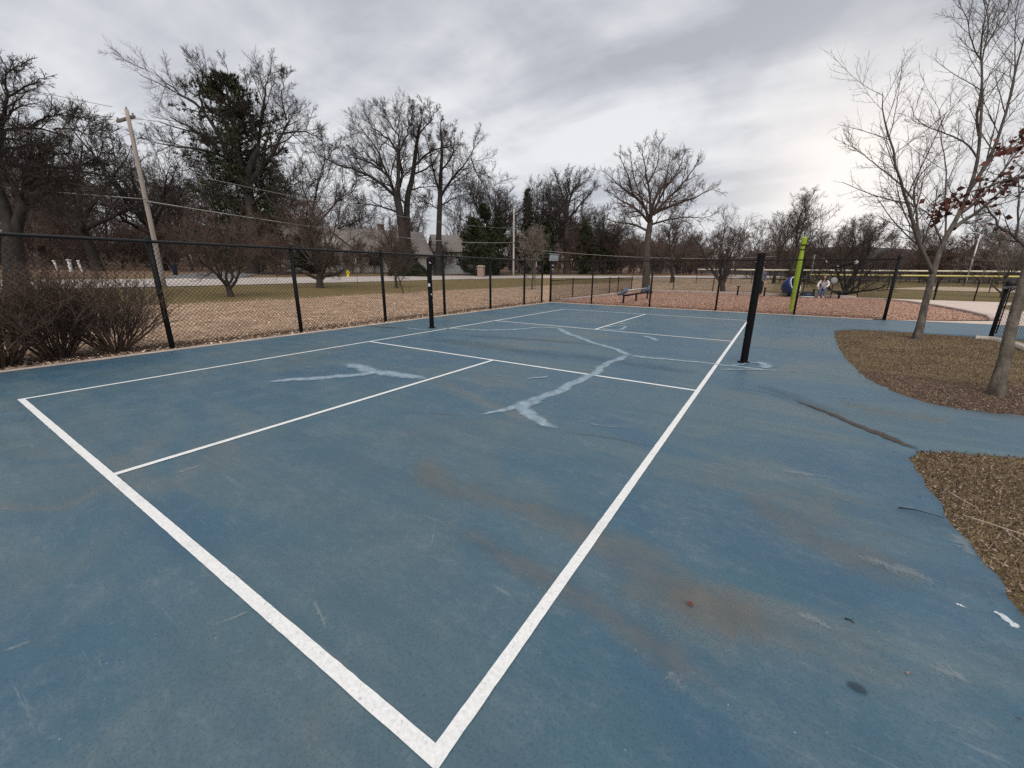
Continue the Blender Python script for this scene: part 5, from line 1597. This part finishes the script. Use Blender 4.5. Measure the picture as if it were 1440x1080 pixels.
sign_post(-21.8, 20.6, 2.1, .35, .5, 'small pale sign on a thin post at the near edge of the road', R(-40))
sign_post(-10.2, 29.0, 2.2, .30, .45, 'small white sign on a thin post behind the far left fence corner', R(-20))
G_WP = 'white marker posts beyond the road'
for (x, y, h, tl, lb) in [(-42.6, 7.75, .85, .12, 'white square marker post, leftmost of the three beyond the road'), (-42.1, 8.45, .95, -.04, 'white square marker post, middle and widest of the three beyond the road'), (-41.7, 8.95, .9, .14, 'white square marker post, rightmost of the three, leaning slightly')]:
    r = empty('marker_post', (x, y, float(zt(x, y)) - .05), .5, lb, 'post', G_WP)
    wv = .17 if tl < 0 else .11
    MB().box((0, 0, h / 2), (wv, wv, h), 0, ('X', tl), bev=.03).build('shaft', WHITE, r)
    MB().box((0, -math.sin(tl) * h / 2, h + .03), (wv + .06, wv + .06, .07), 0, ('X', tl), bev=.02).build('cap', WHITE, r)
r = empty('trash_bin', (-34.2, 12.8, float(zt(-34.2, 12.8)) - .02), .5, 'small dark lidded bin standing on the verge beyond the road', 'bin')
MB().lathe([(.13, 0), (.15, .02), (.18, .75), (.19, .78)], sides=16).build('body', DARKB, r, True)
MB().lathe([(.2, .76), (.2, .82), (.14, .92), (.001, .95)], sides=16).build('lid', BLACK, r, True)


def pole(name, x, y, h, rad, label, arm, yaw, mt=WOOD, lean=(0, 0)):
    r = empty(name, (x, y, float(zt(x, y)) - .3), yaw, label, 'utility pole', 'wooden utility poles along the road')
    MB().tube([(lean[0] * t, lean[1] * t, (h + .3) * t) for t in np.linspace(0, 1, 9)], np.linspace(rad, rad * .68, 9), 14).build('pole', mt, r, True)
    tx, ty, tz = lean[0], lean[1], h + .3
    if arm:
        MB().box((tx + .6, ty - rad * .75 - .06, tz - .3), (1.7, .11, .13), .0, bev=.01).build('crossarm', WOODD, r)
        for dx in (-.75, .75):
            MB().lathe([(.03, 0), (.045, .02), (.03, .05), (.05, .07), (.035, .11), (.001, .12)], (tx + .6 + dx, ty - rad * .75 - .06, tz - .24), 10).build('insulator', GREYP, r)
        MB().lathe([(.03, 0), (.05, .03), (.03, .06), (.05, .09), (.001, .13)], (tx, ty, tz), 10).build('insulator', GREYP, r)
    MB().box((tx * .5, ty * .5 - rad * .9, (h + .3) * .52), (.16, .12, .22), bev=.01).build('bracket', GREYP, r)
    return r


def sag(a, b, s, n=24):
    a, b = np.array(a), np.array(b)
    t = np.linspace(0, 1, n)[:, None]
    p = a + (b - a) * t
    p[:, 2] -= s * 4 * t[:, 0] * (1 - t[:, 0])
    return p


P1 = (-22.4, 8.3)
P2 = (-30.4, 57.1)
z1, z2 = float(zt(*P1)), float(zt(*P2))
pole('utility_pole', P1[0], P1[1], 8.75, .125, 'weathered wooden utility pole with a tilted crossarm, behind the second fence post', True, R(188), lean=(.0, -.06))
pole('utility_pole', P2[0], P2[1], 10.2, .17, 'pale straight utility pole without crossarm in front of the cedars', False, R(70), mt=PALEP)
P0 = (-24.5, -30.0)


def cable(a, b, s, r, label):
    tag(MB().tube(sag(a, b, s), r, 5).build('overhead_cable', WIRE), label, 'cable', 'cables strung along the road')


cable((-22.2, 7.75, z1 + 8.65), (P0[0], P0[1], 9.3), .5, .012, 'topmost thin wire running left from the top of the wooden utility pole')
cable((-23.6, 8.05, z1 + 8.5), (P0[0] - .8, P0[1], 8.9), .6, .012, 'second thin wire running left from the crossarm of the wooden utility pole')
cable((P1[0] + .17, P1[1], z1 + 4.55), (P0[0], P0[1], 5.4), .55, .028, 'thick grey cable running left from the middle of the wooden utility pole')
cable((P1[0] + .17, P1[1], z1 + 4.45), (P2[0] + .17, P2[1], z2 + 5.2), .75, .03, 'thick grey cable hanging between the two utility poles')
cable((P1[0], P1[1], z1 + 6.3), (P2[0] + .1, P2[1], z2 + 7.3), .7, .014, 'upper thin wire hanging between the two utility poles')
cable((P2[0] + .17, P2[1], z2 + 4.4), (6, 86.5, 4.2), .9, .025, 'grey cable sagging right from the pale utility pole in front of the evergreens')

r = empty('light_pole', (30.2, 89.0, -.1), 0, 'pale thin light pole with a lamp head beyond the ball field at the right', 'light pole')
MB().tube([(0, 0, 0), (0, 0, 7.2)], [.11, .07], 10).build('pole', GREYP if False else RIM, r, True)
MB().tube([(0, 0, 7.1), (-.5, -.2, 7.35), (-1.0, -.4, 7.4)], .04, 8).build('arm', RIM, r, True)
MB().box((-1.2, -.48, 7.38), (.6, .28, .14), .38, bev=.04).build('lamp_head', RIM, r)
for (x, y, h, lb) in [(9.9, 65.9, 3.7, 'thin pale foul pole between the lime green pole and the airborne person'), (1.3, 60.3, 4.7, 'thin pale foul pole over the V trunked tree')]:
    r = empty('foul_pole', (x, y, 0), 0, lb, 'pole', None)
    MB().tube([(0, 0, 0), (0, 0, h)], [.055, .045], 10).build('pole', GREYD, r, True)
r = empty('white_sign', (24.6, 46.35, 0), R(-12), 'small white blank sign panel hung on the ball field fence', 'sign')
MB().box((0, -.09, 1.1), (.95, .02, .75), bev=.005).build('sign_panel', WHITE, r)
MB().box((0, -.07, 1.35), (.9, .02, .04)).box((0, -.07, .85), (.9, .02, .04)).build('bracket', GREYP, r)

# ------------------------------------------------------------------ things round the playground
r = empty('utility_box', (-2.13, 16.3, 0), R(20), 'grey metal box with two dark knobs on top of the far left corner post', 'box')
MB().box((.12, .1, 1.95), (.40, .26, .30), 0, ('Y', .12), bev=.02).build('cabinet', GREYP, r)
MB().box((.12, .1, 2.12), (.46, .32, .03), 0, ('Y', .12), bev=.008).build('lid', GREYP, r)
for z in (1.62, 1.45):
    MB().lathe([(.001, -.05), (.05, -.03), (.06, 0), (.05, .03), (.001, .05)], (.10, -.02, z), 12).build('knob', GREYP, r, True)


def timber(pts, label, hgt=.16):
    m = MB()
    p = np.array(pts)
    for a, b in zip(p[:-1], p[1:]):
        d = b - a
        m.box(((a[0] + b[0]) / 2, (a[1] + b[1]) / 2, hgt / 2 - .02), (float(np.linalg.norm(d)) - .02, .16, hgt), math.atan2(d[1], d[0]), bev=.015)
    return tag(m.build('timber_edging', TIMBER), label, 'edging', 'timber edging round the mulch')


timber([(-1.72, 16.75), (-1.66, 19.2), (-1.6, 21.6), (-1.55, 24.0)], 'pale weathered timber edging along the left side of the playground mulch')
timber([(-1.8, 30.05), (1.5, 30.05), (4.8, 30.0), (8.0, 29.95), (10.5, 29.8)], 'grey timber edging along the back of the playground mulch', .18)
timber([(10.6, 29.78), (11.7, 29.4), (12.3, 27.8), (12.72, 24.8), (12.85, 22), (12.75, 19.5), (12.45, 18.15)], 'dark timber edging where the mulch meets the path at the right', .1)


def lime_pole():
    r = empty('play_pole', (7.2, 18.05, 0), 0, 'tall lime green play pole with two dark bands near its rounded top', 'play equipment')
    MB().lathe([(.062, -.2), (.062, .0), (.066, .6), (.082, 1.0), (.09, 1.45), (.084, 1.85), (.066, 2.08), (.063, 2.2), (.063, 2.36)], sides=24).build('shaft', LIME, r, True)
    MB().lathe([(.064, 2.36), (.084, 2.37), (.086, 2.40), (.086, 2.58), (.080, 2.62), (.06, 2.64), (.001, 2.645)], sides=24).build('cap', LIME, r, True)
    for z in (2.2, 2.345):
        MB().lathe([(.066, z - .018), (.072, z - .014), (.072, z + .014), (.066, z + .018)], sides=24).build('band', BLACK, r, True)


lime_pole()


def cocoon():
    r = empty('cocoon_seat', (7.25, 29.3, 0), R(-30), 'blue egg shaped cocoon seat with pale rimmed opening on the mulch', 'play equipment', None)
    r.scale = (.82, .82, .82)
    # shell of revolution about local x, open to +x
    rng = np.linspace(0, 1, 12)
    prof = [(.02, -.62)] + [(.66 * math.sin(math.pi * .5 * min(1, .08 + t * 1.0)) ** .8, -.62 + .95 * t) for t in rng] + [(.60, .36), (.52, .36)] + [(.6 * math.sin(math.pi * .5 * min(1, .08 + t)) ** .8, -.56 + .9 * t) for t in rng[::-1]] + [(.02, -.56)]
    T = np.array(Matrix.Rotation(R(68), 3, 'Y'))
    MB().lathe(prof, (0, 0, .74), 28, T).build('shell', BLUE, r, True)
    a = np.linspace(0, 2 * math.pi, 33)
    ring = np.stack([.56 * np.cos(a), .56 * np.sin(a), np.full(33, .37)], 1) @ T.T + np.array([0, 0, .74])
    MB().tube(ring, .035, 8, False).build('opening_rim', RIM, r, True)
    MB().lathe([(.3, 0), (.3, .04), (.12, .06), (.1, .22)], (0, 0, 0), 20).build('swivel_base', DARKB, r, True)


cocoon()
r = empty('stepping_dome', (8.15, 29.2, 0), 0, 'low dark navy stepping dome beside the blue cocoon seat', 'play equipment')
MB().lathe([(.38, -.02), (.38, .12), (.33, .24), (.2, .33), (.001, .36)], sides=24).build('dome', DARKB, r, True)
MB().lathe([(.385, .02), (.40, .03), (.40, .07), (.385, .08)], sides=24).build('foot_ring', RIM, r, True)


def seesaw():
    r = empty('seesaw', (.87, 17.7, 0), 0, 'low seesaw with two faded blue bucket seats on black posts standing in the mulch', 'seesaw')
    for k, (y, tl) in enumerate(((0.0, -.35), (4.0, -.25))):
        x = 0.0
        MB().tube([(x, y, -.1), (x + .02, y, .36)], .04, 10).build('support_post', BLACK, r, True)
        s = MB()
        bm = bmesh.new()
        bmesh.ops.create_grid(bm, x_segments=8, y_segments=8, size=.22)
        for v in bm.verts:
            v.co.z = .9 * (v.co.x ** 2 + v.co.y ** 2) + (.12 if v.co.x > .19 else 0) + (.05 if abs(v.co.y) > .2 else 0)
        bmesh.ops.solidify(bm, geom=bm.faces[:], thickness=.03)
        s.bm(bm, Matrix.Translation((x, y, .42)) @ Matrix.Rotation(-.45 if k == 0 else -.5, 4, 'Y'))
        st = s.build('bucket_seat', BLUEG, r, True)
        MB().box((x + .2, y, .36), (.14, .09, .07), 0, ('Y', .3), bev=.02).build('foot_rest', BLACK, r)
        MB().tube([(x - .1, y, .5), (x - .12, y - .12, .62), (x - .12, y + .12, .62), (x - .1, y, .5)], .012, 6).build('hand_grip', BLACK, r)
    MB().tube([(0, .22, .56), (0, 3.8, .56)], .025, 8).build('upper_beam', RIM, r, True)
    MB().tube([(0, .0, .34), (0, 4.0, .34)], .04, 8).build('lower_beam', BLACK, r, True)
    MB().tube([(0, 2.0, -.1), (0, 2.0, .36)], .045, 10).build('pivot_post', BLACK, r, True)


seesaw()
for (x, y, h, lb) in [(6.0, 28.8, .5, 'short black stub post left of the blue cocoon seat'), (8.45, 29.5, .45, 'short black stub post between the blue cocoon and the seated person'), (4.55, 29.0, .55, 'short black stub post with a crossbar right of the V trunked tree')]:
    r = empty('stub_post', (x, y, 0), 0, lb, 'post', 'short black stub posts on the mulch')
    MB().tube([(0, 0, -.1), (0, 0, h)], .05, 10).build('post', BLACK, r, True)
    MB().box((0, 0, h + .01), (.22 if h > .52 else .13, .13, .03), .4, bev=.008).build('cap_plate', BLACK, r)
r = empty('play_bench', (8.95, 29.3, 0), R(-10), 'low dark plank bench under the seated person', 'bench')
MB().box((.25, 0, .42), (1.2, .36, .05), bev=.01).build('seat', BARK2, r)
for x in (-.2, .7):
    MB().box((x, 0, .2), (.1, .3, .4), bev=.01).build('leg', BLACK, r)
r = empty('play_disc', (9.30, 29.55, 0), R(30), 'pale round panel on a thin stem beside the seated person', 'play equipment')
MB().lathe([(.001, -.02), (.18, -.02), (.19, 0), (.18, .02), (.001, .02)], (0, 0, .98), 28, np.array(Matrix.Rotation(R(78), 3, 'X'))).build('panel', GREYD, r, True)
MB().tube([(0, 0.01, -.1), (0, 0.01, .78)], .025, 8).build('stem', BLACK, r, True)


# ------------------------------------------------------------------ people
def skinned(name, verts, edges, radii, mt, parent, sub=2, root=0):
    me = bpy.data.meshes.new(name)
    me.from_pydata([tuple(v) for v in verts], [tuple(e) for e in edges], [])
    me.materials.append(mt)
    o = bpy.data.objects.new(name, me)
    COL.objects.link(o)
    o.parent = parent
    m = o.modifiers.new('skin', 'SKIN')
    m.use_smooth_shade = True
    m.branch_smoothing = .3
    for i, s in enumerate(me.skin_vertices[0].data):
        rr = radii[i]
        s.radius = rr if isinstance(rr, tuple) else (rr, rr)
        s.use_root = i == root
    m2 = o.modifiers.new('subsurf', 'SUBSURF')
    m2.levels = m2.render_levels = sub
    return o


def person(loc, yaw, J, s, label, top, legs, shoes, hair, hair_len, sleeves=1.0, name='person'):
    """J: joint positions (metres, local). keys: pelvis, waist, chest, neck, head, crown, and per side sh, el, wr, hip, kn, an, toe"""
    r = empty(name, loc, yaw, label, 'person')
    r.scale = (s, s, s)
    J = {k: np.array(v, float) for k, v in J.items()}
    V, E, Rd, ix = [], [], [], {}

    def add(k, p, rad, frm=None):
        ix[k] = len(V)
        V.append(p)
        Rd.append(rad)
        if frm is not None:
            E.append((ix[frm], ix[k]))
    add('pelvis', J['pelvis'], (.085, .075))
    add('waist', J['waist'], (.08, .07), 'pelvis')
    add('chest', J['chest'], (.11, .085), 'waist')
    add('neck', J['neck'], .05, 'chest')
    hd = J['crown'] - J['head']
    add('jaw', J['head'] - hd * .35, (.062, .068), 'neck')
    add('head', J['head'] + hd * .25, (.076, .092), 'jaw')
    add('crown', J['crown'] - hd * .1, (.052, .06), 'head')
    fw = J['face']
    add('nose', J['head'] + fw * .105, .013, 'head')
    for sd in 'lr':
        add('sh' + sd, J['sh' + sd], .055, 'chest')
        add('el' + sd, J['el' + sd], .04, 'sh' + sd)
        add('wr' + sd, J['wr' + sd], .026, 'el' + sd)
        h = J['wr' + sd] - J['el' + sd]
        h /= np.linalg.norm(h)
        sidev = np.cross(h, (0.3, 0.2, 1))
        sidev /= np.linalg.norm(sidev)
        pv = np.cross(h, sidev)
        add('pa' + sd, J['wr' + sd] + h * .075, (.036, .02), 'wr' + sd)
        for q, (o_, ln) in enumerate(((-.027, .07), (-.009, .08), (.009, .075), (.027, .058))):
            add('f%d' % q + sd, J['wr' + sd] + h * (.085 + ln * .5) + sidev * o_ + pv * .008, .0088, 'pa' + sd)
            add('g%d' % q + sd, J['wr' + sd] + h * (.085 + ln * .85) + sidev * o_ * 1.1 + pv * .035, .0075, 'f%d' % q + sd)
        add('th' + sd, J['wr' + sd] + h * .06 - sidev * .05 + pv * .012, .011, 'pa' + sd)
        add('hip' + sd, J['hip' + sd], .06, 'pelvis')
        add('kn' + sd, J['kn' + sd], .055, 'hip' + sd)
        add('an' + sd, J['an' + sd], .036, 'kn' + sd)
        add('toe' + sd, J['toe' + sd], .032, 'an' + sd)
    body = skinned('body', V, E, Rd, SKIN, r)
    # clothing follows the same joints, a little larger

    def garment(nm, chain, rads, edges, mt, grow_=.02):
        vs = [J[k] if isinstance(k, str) else k for k in chain]
        rr = [tuple(x + grow_ for x in q) if isinstance(q, tuple) else q + grow_ for q in rads]
        return skinned(nm, vs, edges, rr, mt, r)
    el = {sd: J['sh' + sd] + (J['wr' + sd] - J['el' + sd]) * 0 + (J['el' + sd] - J['sh' + sd]) * min(1, sleeves * 1.2) for sd in 'lr'}
    we = {sd: J['el' + sd] + (J['wr' + sd] - J['el' + sd]) * max(.02, (sleeves - .2) / .9) for sd in 'lr'}
    garment('top', ['pelvis', 'waist', 'chest', J['chest'] * .5 + J['neck'] * .5, 'shl', el['l'], we['l'], 'shr', el['r'], we['r']],
            [(.125, .10), (.115, .085), (.14, .095), .06, .055, .044, .034, .055, .044, .034], [(0, 1), (1, 2), (2, 3), (2, 4), (4, 5), (5, 6), (2, 7), (7, 8), (8, 9)], top)
    garment('trousers', [J['pelvis'] * .3 + J['waist'] * .7, 'pelvis', 'hipl', 'knl', J['anl'] * .9 + J['knl'] * .1, 'hipr', 'knr', J['anr'] * .9 + J['knr'] * .1],
            [(.12, .095), (.125, .1), .087, .06, .046, .087, .06, .046], [(0, 1), (1, 2), (2, 3), (3, 4), (1, 5), (5, 6), (6, 7)], legs, .024)
    for sd in 'lr':
        d = J['toe' + sd] - J['an' + sd]
        skinned('shoe', [J['an' + sd], J['an' + sd] + d * .45 + (J['an' + sd] - J['kn' + sd]) * .04, J['toe' + sd] + d * .12], [(0, 1), (1, 2)], [.044, (.05, .042), (.038, .03)], shoes, r)
    back = -fw
    hv = [J['crown'] - hd * .05 + back * .015, J['head'] + hd * .25 + back * .045, J['head'] - hd * .3 + back * .06]
    hr_ = [(.075, .075), (.088, .085), (.07, .05)]
    he = [(0, 1), (1, 2)]
    if hair_len > .15:
        side = np.cross(fw, hd / np.linalg.norm(hd))
        for k, sg in enumerate((-1, 1)):
            hv += [J['head'] + side * .075 * sg + back * .01, J['neck'] + side * .085 * sg + fw * .035, J['chest'] + side * .08 * sg + fw * .10 + (J['neck'] - J['chest']) * .35]
            hr_ += [.035, .04, .026]
            o_ = 3 + k * 3
            he += [(0, o_), (o_, o_ + 1), (o_ + 1, o_ + 2)]
    skinned('hair', hv, he, hr_, hair, r)
    side = np.cross(fw, hd / np.linalg.norm(hd))
    for sg in (-1, 1):
        c = J['head'] + hd * .12 + fw * .082 + side * .032 * sg
        MB().lathe([(.001, -.011), (.009, -.006), (.012, 0), (.009, .006), (.001, .011)], c, 10).build('eye', HAIR, r, True)
        e = J['head'] + hd * .02 + side * .082 * sg
        MB().lathe([(.001, -.032), (.012, -.02), (.016, 0), (.012, .02), (.001, .028)], e, 10).build('ear', SKIN, r, True)
    mo = J['head'] - hd * .28 + fw * .078
    MB().tube([mo - side * .022, mo + fw * .006, mo + side * .022], .006, 6).build('mouth', LEAFR, r, True)
    return r


up = np.array([0, 0, 1.0])
# girl sitting on the low bench, leaning forward, forearms on her knees (faces local -y)
J = dict(pelvis=(0, 0, .53), waist=(0, -.06, .70), chest=(0, -.14, .90), neck=(0, -.19, 1.05), head=(0, -.23, 1.17), crown=(0, -.24, 1.30), face=(0, -.97, -.22),
         shl=(.17, -.15, .97), ell=(.25, -.30, .74), wrl=(.13, -.47, .62), shr=(-.17, -.15, .97), elr=(-.27, -.28, .73), wrr=(-.2, -.47, .60),
         hipl=(.09, -.03, .51), knl=(.13, -.44, .52), anl=(.12, -.40, .09), toel=(.13, -.55, .04), hipr=(-.09, -.03, .51), knr=(-.12, -.44, .52), anr=(-.09, -.42, .09), toer=(-.1, -.57, .04))
person((8.85, 29.3, 0), R(-8), J, .98, 'seated person with long dark hair, white top and blue jeans on the low bench', CLOW, JEAN, CLOW, HAIR, .3)
# standing person mostly hidden by the right net post (faces local -y)
J = dict(pelvis=(0, 0, .93), waist=(0, .01, 1.10), chest=(0, .01, 1.33), neck=(0, -.01, 1.50), head=(0, -.04, 1.62), crown=(0, -.03, 1.76), face=(.35, -.93, -.1),
         shl=(.19, .02, 1.42), ell=(.24, .05, 1.14), wrl=(.22, -.08, .90), shr=(-.19, .02, 1.42), elr=(-.25, .04, 1.14), wrr=(-.23, -.09, .90),
         hipl=(.095, 0, .90), knl=(.1, -.03, .49), anl=(.1, .03, .09), toel=(.11, -.13, .035), hipr=(-.095, 0, .90), knr=(-.11, -.02, .49), anr=(-.12, .04, .09), toer=(-.14, -.12, .035))
person((5.72, 28.2, 0), R(20), J, 1.0, 'dark haired person in grey jacket mostly hidden behind the right net post', GREYJ, CLOB, CLOB, HAIR, .1)
# child flying out on the rope of the lime pole: body nearly level, feet to the right and up, arms to the rope at the left
J = dict(pelvis=(.0, 0, 0), waist=(-.14, 0, -.03), chest=(-.34, 0, -.02), neck=(-.46, 0, .06), head=(-.56, -.03, .11), crown=(-.66, -.04, .20), face=(.45, -.55, .7),
         shl=(-.40, -.15, .0), ell=(-.55, -.15, .16), wrl=(-.68, -.05, .33), shr=(-.40, .15, .0), elr=(-.56, .13, .17), wrr=(-.72, .02, .38),
         hipl=(.05, -.09, .0), knl=(.40, -.12, .14), anl=(.78, -.16, .24), toel=(.84, -.17, .38), hipr=(.05, .09, .0), knr=(.42, .08, .10), anr=(.80, .12, .14), toer=(.88, .13, .27))
SWP = np.array([8.42, 19.0, 1.64])
person(tuple(SWP), R(-8), J, .60, 'person in black clothes and white shoes swinging level through the air on a rope', CLOB, CLOB, WHITE, HAIR, .1, sleeves=.5)
r = empty('swing_rope', (7.2, 18.05, 0), 0, 'thin dark rope slanting from the top of the lime green pole to the airborne person', 'rope')
hand = SWP + np.array([math.cos(R(-8)) * -.70, math.sin(R(-8)) * -.70, .40]) * .60
end = SWP + np.array([.02, 0, -.12])
hl, el_ = hand - np.array((7.2, 18.05, 0)), end - np.array((7.2, 18.05, 0))
MB().tube([(.12, .03, 2.5), tuple((np.array((.12, .03, 2.5)) + hl) / 2), tuple(hl), tuple(hl * .5 + el_ * .5 + np.array((0, -.05, 0))), tuple(el_)], .008, 6).build('cord', BLACK, r, True)
MB().lathe([(.001, -.025), (.13, -.02), (.14, 0), (.13, .02), (.001, .025)], tuple(el_ + np.array((0, 0, .0))), 20, np.array(Matrix.Rotation(R(18), 3, 'Y'))).build('disc_seat', DARKB, r, True)

# ------------------------------------------------------------------ litter, chips, blades (stuff nobody could count)
lr = np.random.default_rng(5)


def vnoise(x, y, s, seed):
    q = np.random.default_rng(seed)
    v = np.zeros(len(x))
    for k in range(6):
        a = q.random() * 6.28
        f = s * (0.6 + 1.5 * q.random())
        v += np.sin((x * math.cos(a) + y * math.sin(a)) * f + q.random() * 6.28)
    return v / 6 ** .5


def scatter_leaves(name, n, xf, yf, size, mt, label, z=None, keep=None):
    x, y = xf(n), yf(n)
    if keep is not None:
        k = keep(x, y)
        x, y = x[k], y[k]
    zz = (zt(x, y) + .015 if z is None else z) + .02 * lr.random(len(x))
    V, F = leaf_cards(lr, np.stack([x, y, zz], 1), size, flat=.85)
    return tag(mesh_obj(name, V, F, mt), label, 'leaves', kind='stuff')


scatter_leaves('leaf_litter', 120000, lambda n: -2.12 - 12 * lr.random(n) ** 1.5, lambda n: -3 + 27 * lr.random(n), .036, LEAFL, 'pale brown fallen leaves lying along the outside of the left fence', keep=lambda x, y: vnoise(x, y, .9, 21) * .6 + vnoise(x, y, 3.2, 22) * .5 > lr.random(len(x)) * 1.8 - 1.0)
scatter_leaves('edge_litter', 5200, lambda n: -2.1 - np.abs(.16 * lr.standard_normal(n)), lambda n: -3 + 19.2 * lr.random(n), .05, LEAFL, 'dead leaves gathered along the concrete edge under the fence')


scatter_leaves('mulch_chips', 60000, lambda n: -1.9 + 14.7 * lr.random(n), lambda n: 16.3 + 13.5 * lr.random(n) ** 1.6, .042, mat('mulch_chips', (.18, .092, .06), (.43, .255, .18), 30, c2=(.64, .44, .335), island=.8, pos=(.15, .85)), 'reddish wood chips of the playground surface', z=.0, keep=pin(mulch_outline))
in1 = pin(isl1 + [(11.4, 11.6), (12.2, 8.0), (22, 7.8)])
in2 = pin(isl2 + [(22, -9)])


def edge_d(x, y, line):
    p = np.array(line)
    d = np.full(len(x), 9.0)
    for i in range(0, len(p), 2):
        d = np.minimum(d, np.hypot(x - p[i, 0], y - p[i, 1]))
    return d


# wood chip and bark litter on the islands
def both(n, seed):
    q = np.random.default_rng(seed)
    x = np.concatenate([7.7 + 4.6 * q.random(n), 7.7 + 3.4 * q.random(n // 2)])
    y = np.concatenate([5.3 + 7.9 * q.random(n), .6 + 3.6 * q.random(n // 2)])
    k = in1(x, y) | in2(x, y)
    return x[k], y[k]


x, y = both(200000, 3)
bare = vnoise(x, y, 1.6, 4)
d1 = np.minimum(edge_d(x, y, isl1), edge_d(x, y, isl2))
dt_ = np.minimum(np.hypot(x - 9.57, y - 12.3), np.hypot(x - 9.25, y - 6.98))
pr_ = .22 + .75 * np.exp(-d1 / .28) + .75 * np.exp(-dt_ / .8) + .35 * (y < 7.2) * (y > 5) + .18 * (bare > .4)
k = lr.random(len(x)) < pr_ * .55
V, F = leaf_cards(lr, np.stack([x[k], y[k], -.014 + .018 * lr.random(k.sum())], 1), .0145, flat=.85)
tag(mesh_obj('bark_chips', V, F, CHIPS), 'bark chips and leaf scraps on the grass islands', 'mulch', kind='stuff')
xs_, ys_ = np.array(isl1 + isl2).T
k = lr.integers(0, len(xs_), 420)
sx, sy = xs_[k] + .16 * lr.standard_normal(420), ys_[k] + .16 * lr.standard_normal(420)
k = ~(in1(sx, sy) | in2(sx, sy))
V, F = leaf_cards(lr, np.stack([sx[k], sy[k], .004 + .004 * lr.random(k.sum())], 1), .014, flat=.95)
tag(mesh_obj('stray_chips', V, F, CHIPS), 'bark crumbs strewn on the paint round the islands', 'mulch', kind='stuff')
# winter grass
x, y = both(420000, 6)
n_ = vnoise(x, y, 2.6, 4) * .7 + vnoise(x, y, 7.0, 9) * .5
d1 = np.minimum(edge_d(x, y, isl1), edge_d(x, y, isl2))
dt_ = np.minimum(np.hypot(x - 9.57, y - 12.3), np.hypot(x - 9.25, y - 6.98))
pr_ = np.clip(.9 - .5 * np.exp(-d1 / .3) - .55 * np.exp(-dt_ / .8) - .55 * (y < 7.4) * (y > 5) - .45 * np.clip(n_ * 1.2, -.4, 1), .05, 1) * .8
k = lr.random(len(x)) < pr_
x, y = x[k], y[k]
n = len(x)
az = lr.random(n) * 6.28
tl_ = R(80) * lr.random(n) ** .45
L = .018 + .04 * lr.random(n) ** 1.5
D = np.stack([np.sin(tl_) * np.cos(az), np.sin(tl_) * np.sin(az), np.cos(tl_)], 1)
sd_ = np.stack([-np.sin(az + .6), np.cos(az + .6), np.zeros(n)], 1)
b0 = np.stack([x, y, np.full(n, -.025)], 1)
w_ = (.0022 + .0022 * lr.random(n))[:, None]
V = np.stack([b0 - sd_ * w_, b0 + sd_ * w_, b0 + D * L[:, None]], 1).reshape(-1, 3)
tag(mesh_obj('winter_grass', V, np.arange(n * 3).reshape(-1, 3), STRAW), 'short dry winter grass on the islands', 'grass', kind='stuff')


def stick(pts, rad, label, branches=(), mt=None):
    m = MB().tube(resample_k(np.array(pts, float), 8), np.linspace(rad, rad * .4, 8), 7)
    for b in branches:
        m.tube(b, rad * .5, 5)
    tag(m.build('fallen_twig', mt or STICK, None, True), label, 'twig')


stick([(7.82, 2.62, .012), (7.93, 2.56, .02), (8.05, 2.53, .015), (8.14, 2.51, .012)], .004, 'pale forked fallen twig at the edge of the nearer grass island', [[(7.95, 2.55, .018), (7.99, 2.45, .01)]])
stick([(7.83, 2.95, .012), (7.88, 2.83, .016), (7.92, 2.77, .012)], .004, 'short pale fallen twig on the nearer grass island, above the forked one')
stick([(8.0, 2.08, .012), (8.1, 2.06, .02), (8.25, 2.0, .014)], .004, 'pale fallen twig at the right edge of the photograph on the nearer island')
stick([(7.52, 2.53, .006), (7.6, 2.55, .008), (7.72, 2.53, .008)], .004, 'thin dark fallen twig lying on the court paint by the nearer island', mt=BARK)
stick([[(7.14,1.31)][0] + (.006,), [(7.16,1.31)][0] + (.008,), [(7.17,1.30)][0] + (.006,)], .004, 'small dark twig lying on the blue paint right of the court lines', mt=BARK)
g = [(6.59,1.03)][0]
V, F = leaf_cards(np.random.default_rng(4), np.array([[g[0], g[1], .008]]), .03, flat=.97)
tag(mesh_obj('fallen_leaf', V, F, LEAFR), 'single rust brown leaf lying on the blue court right of the sideline', 'leaf')
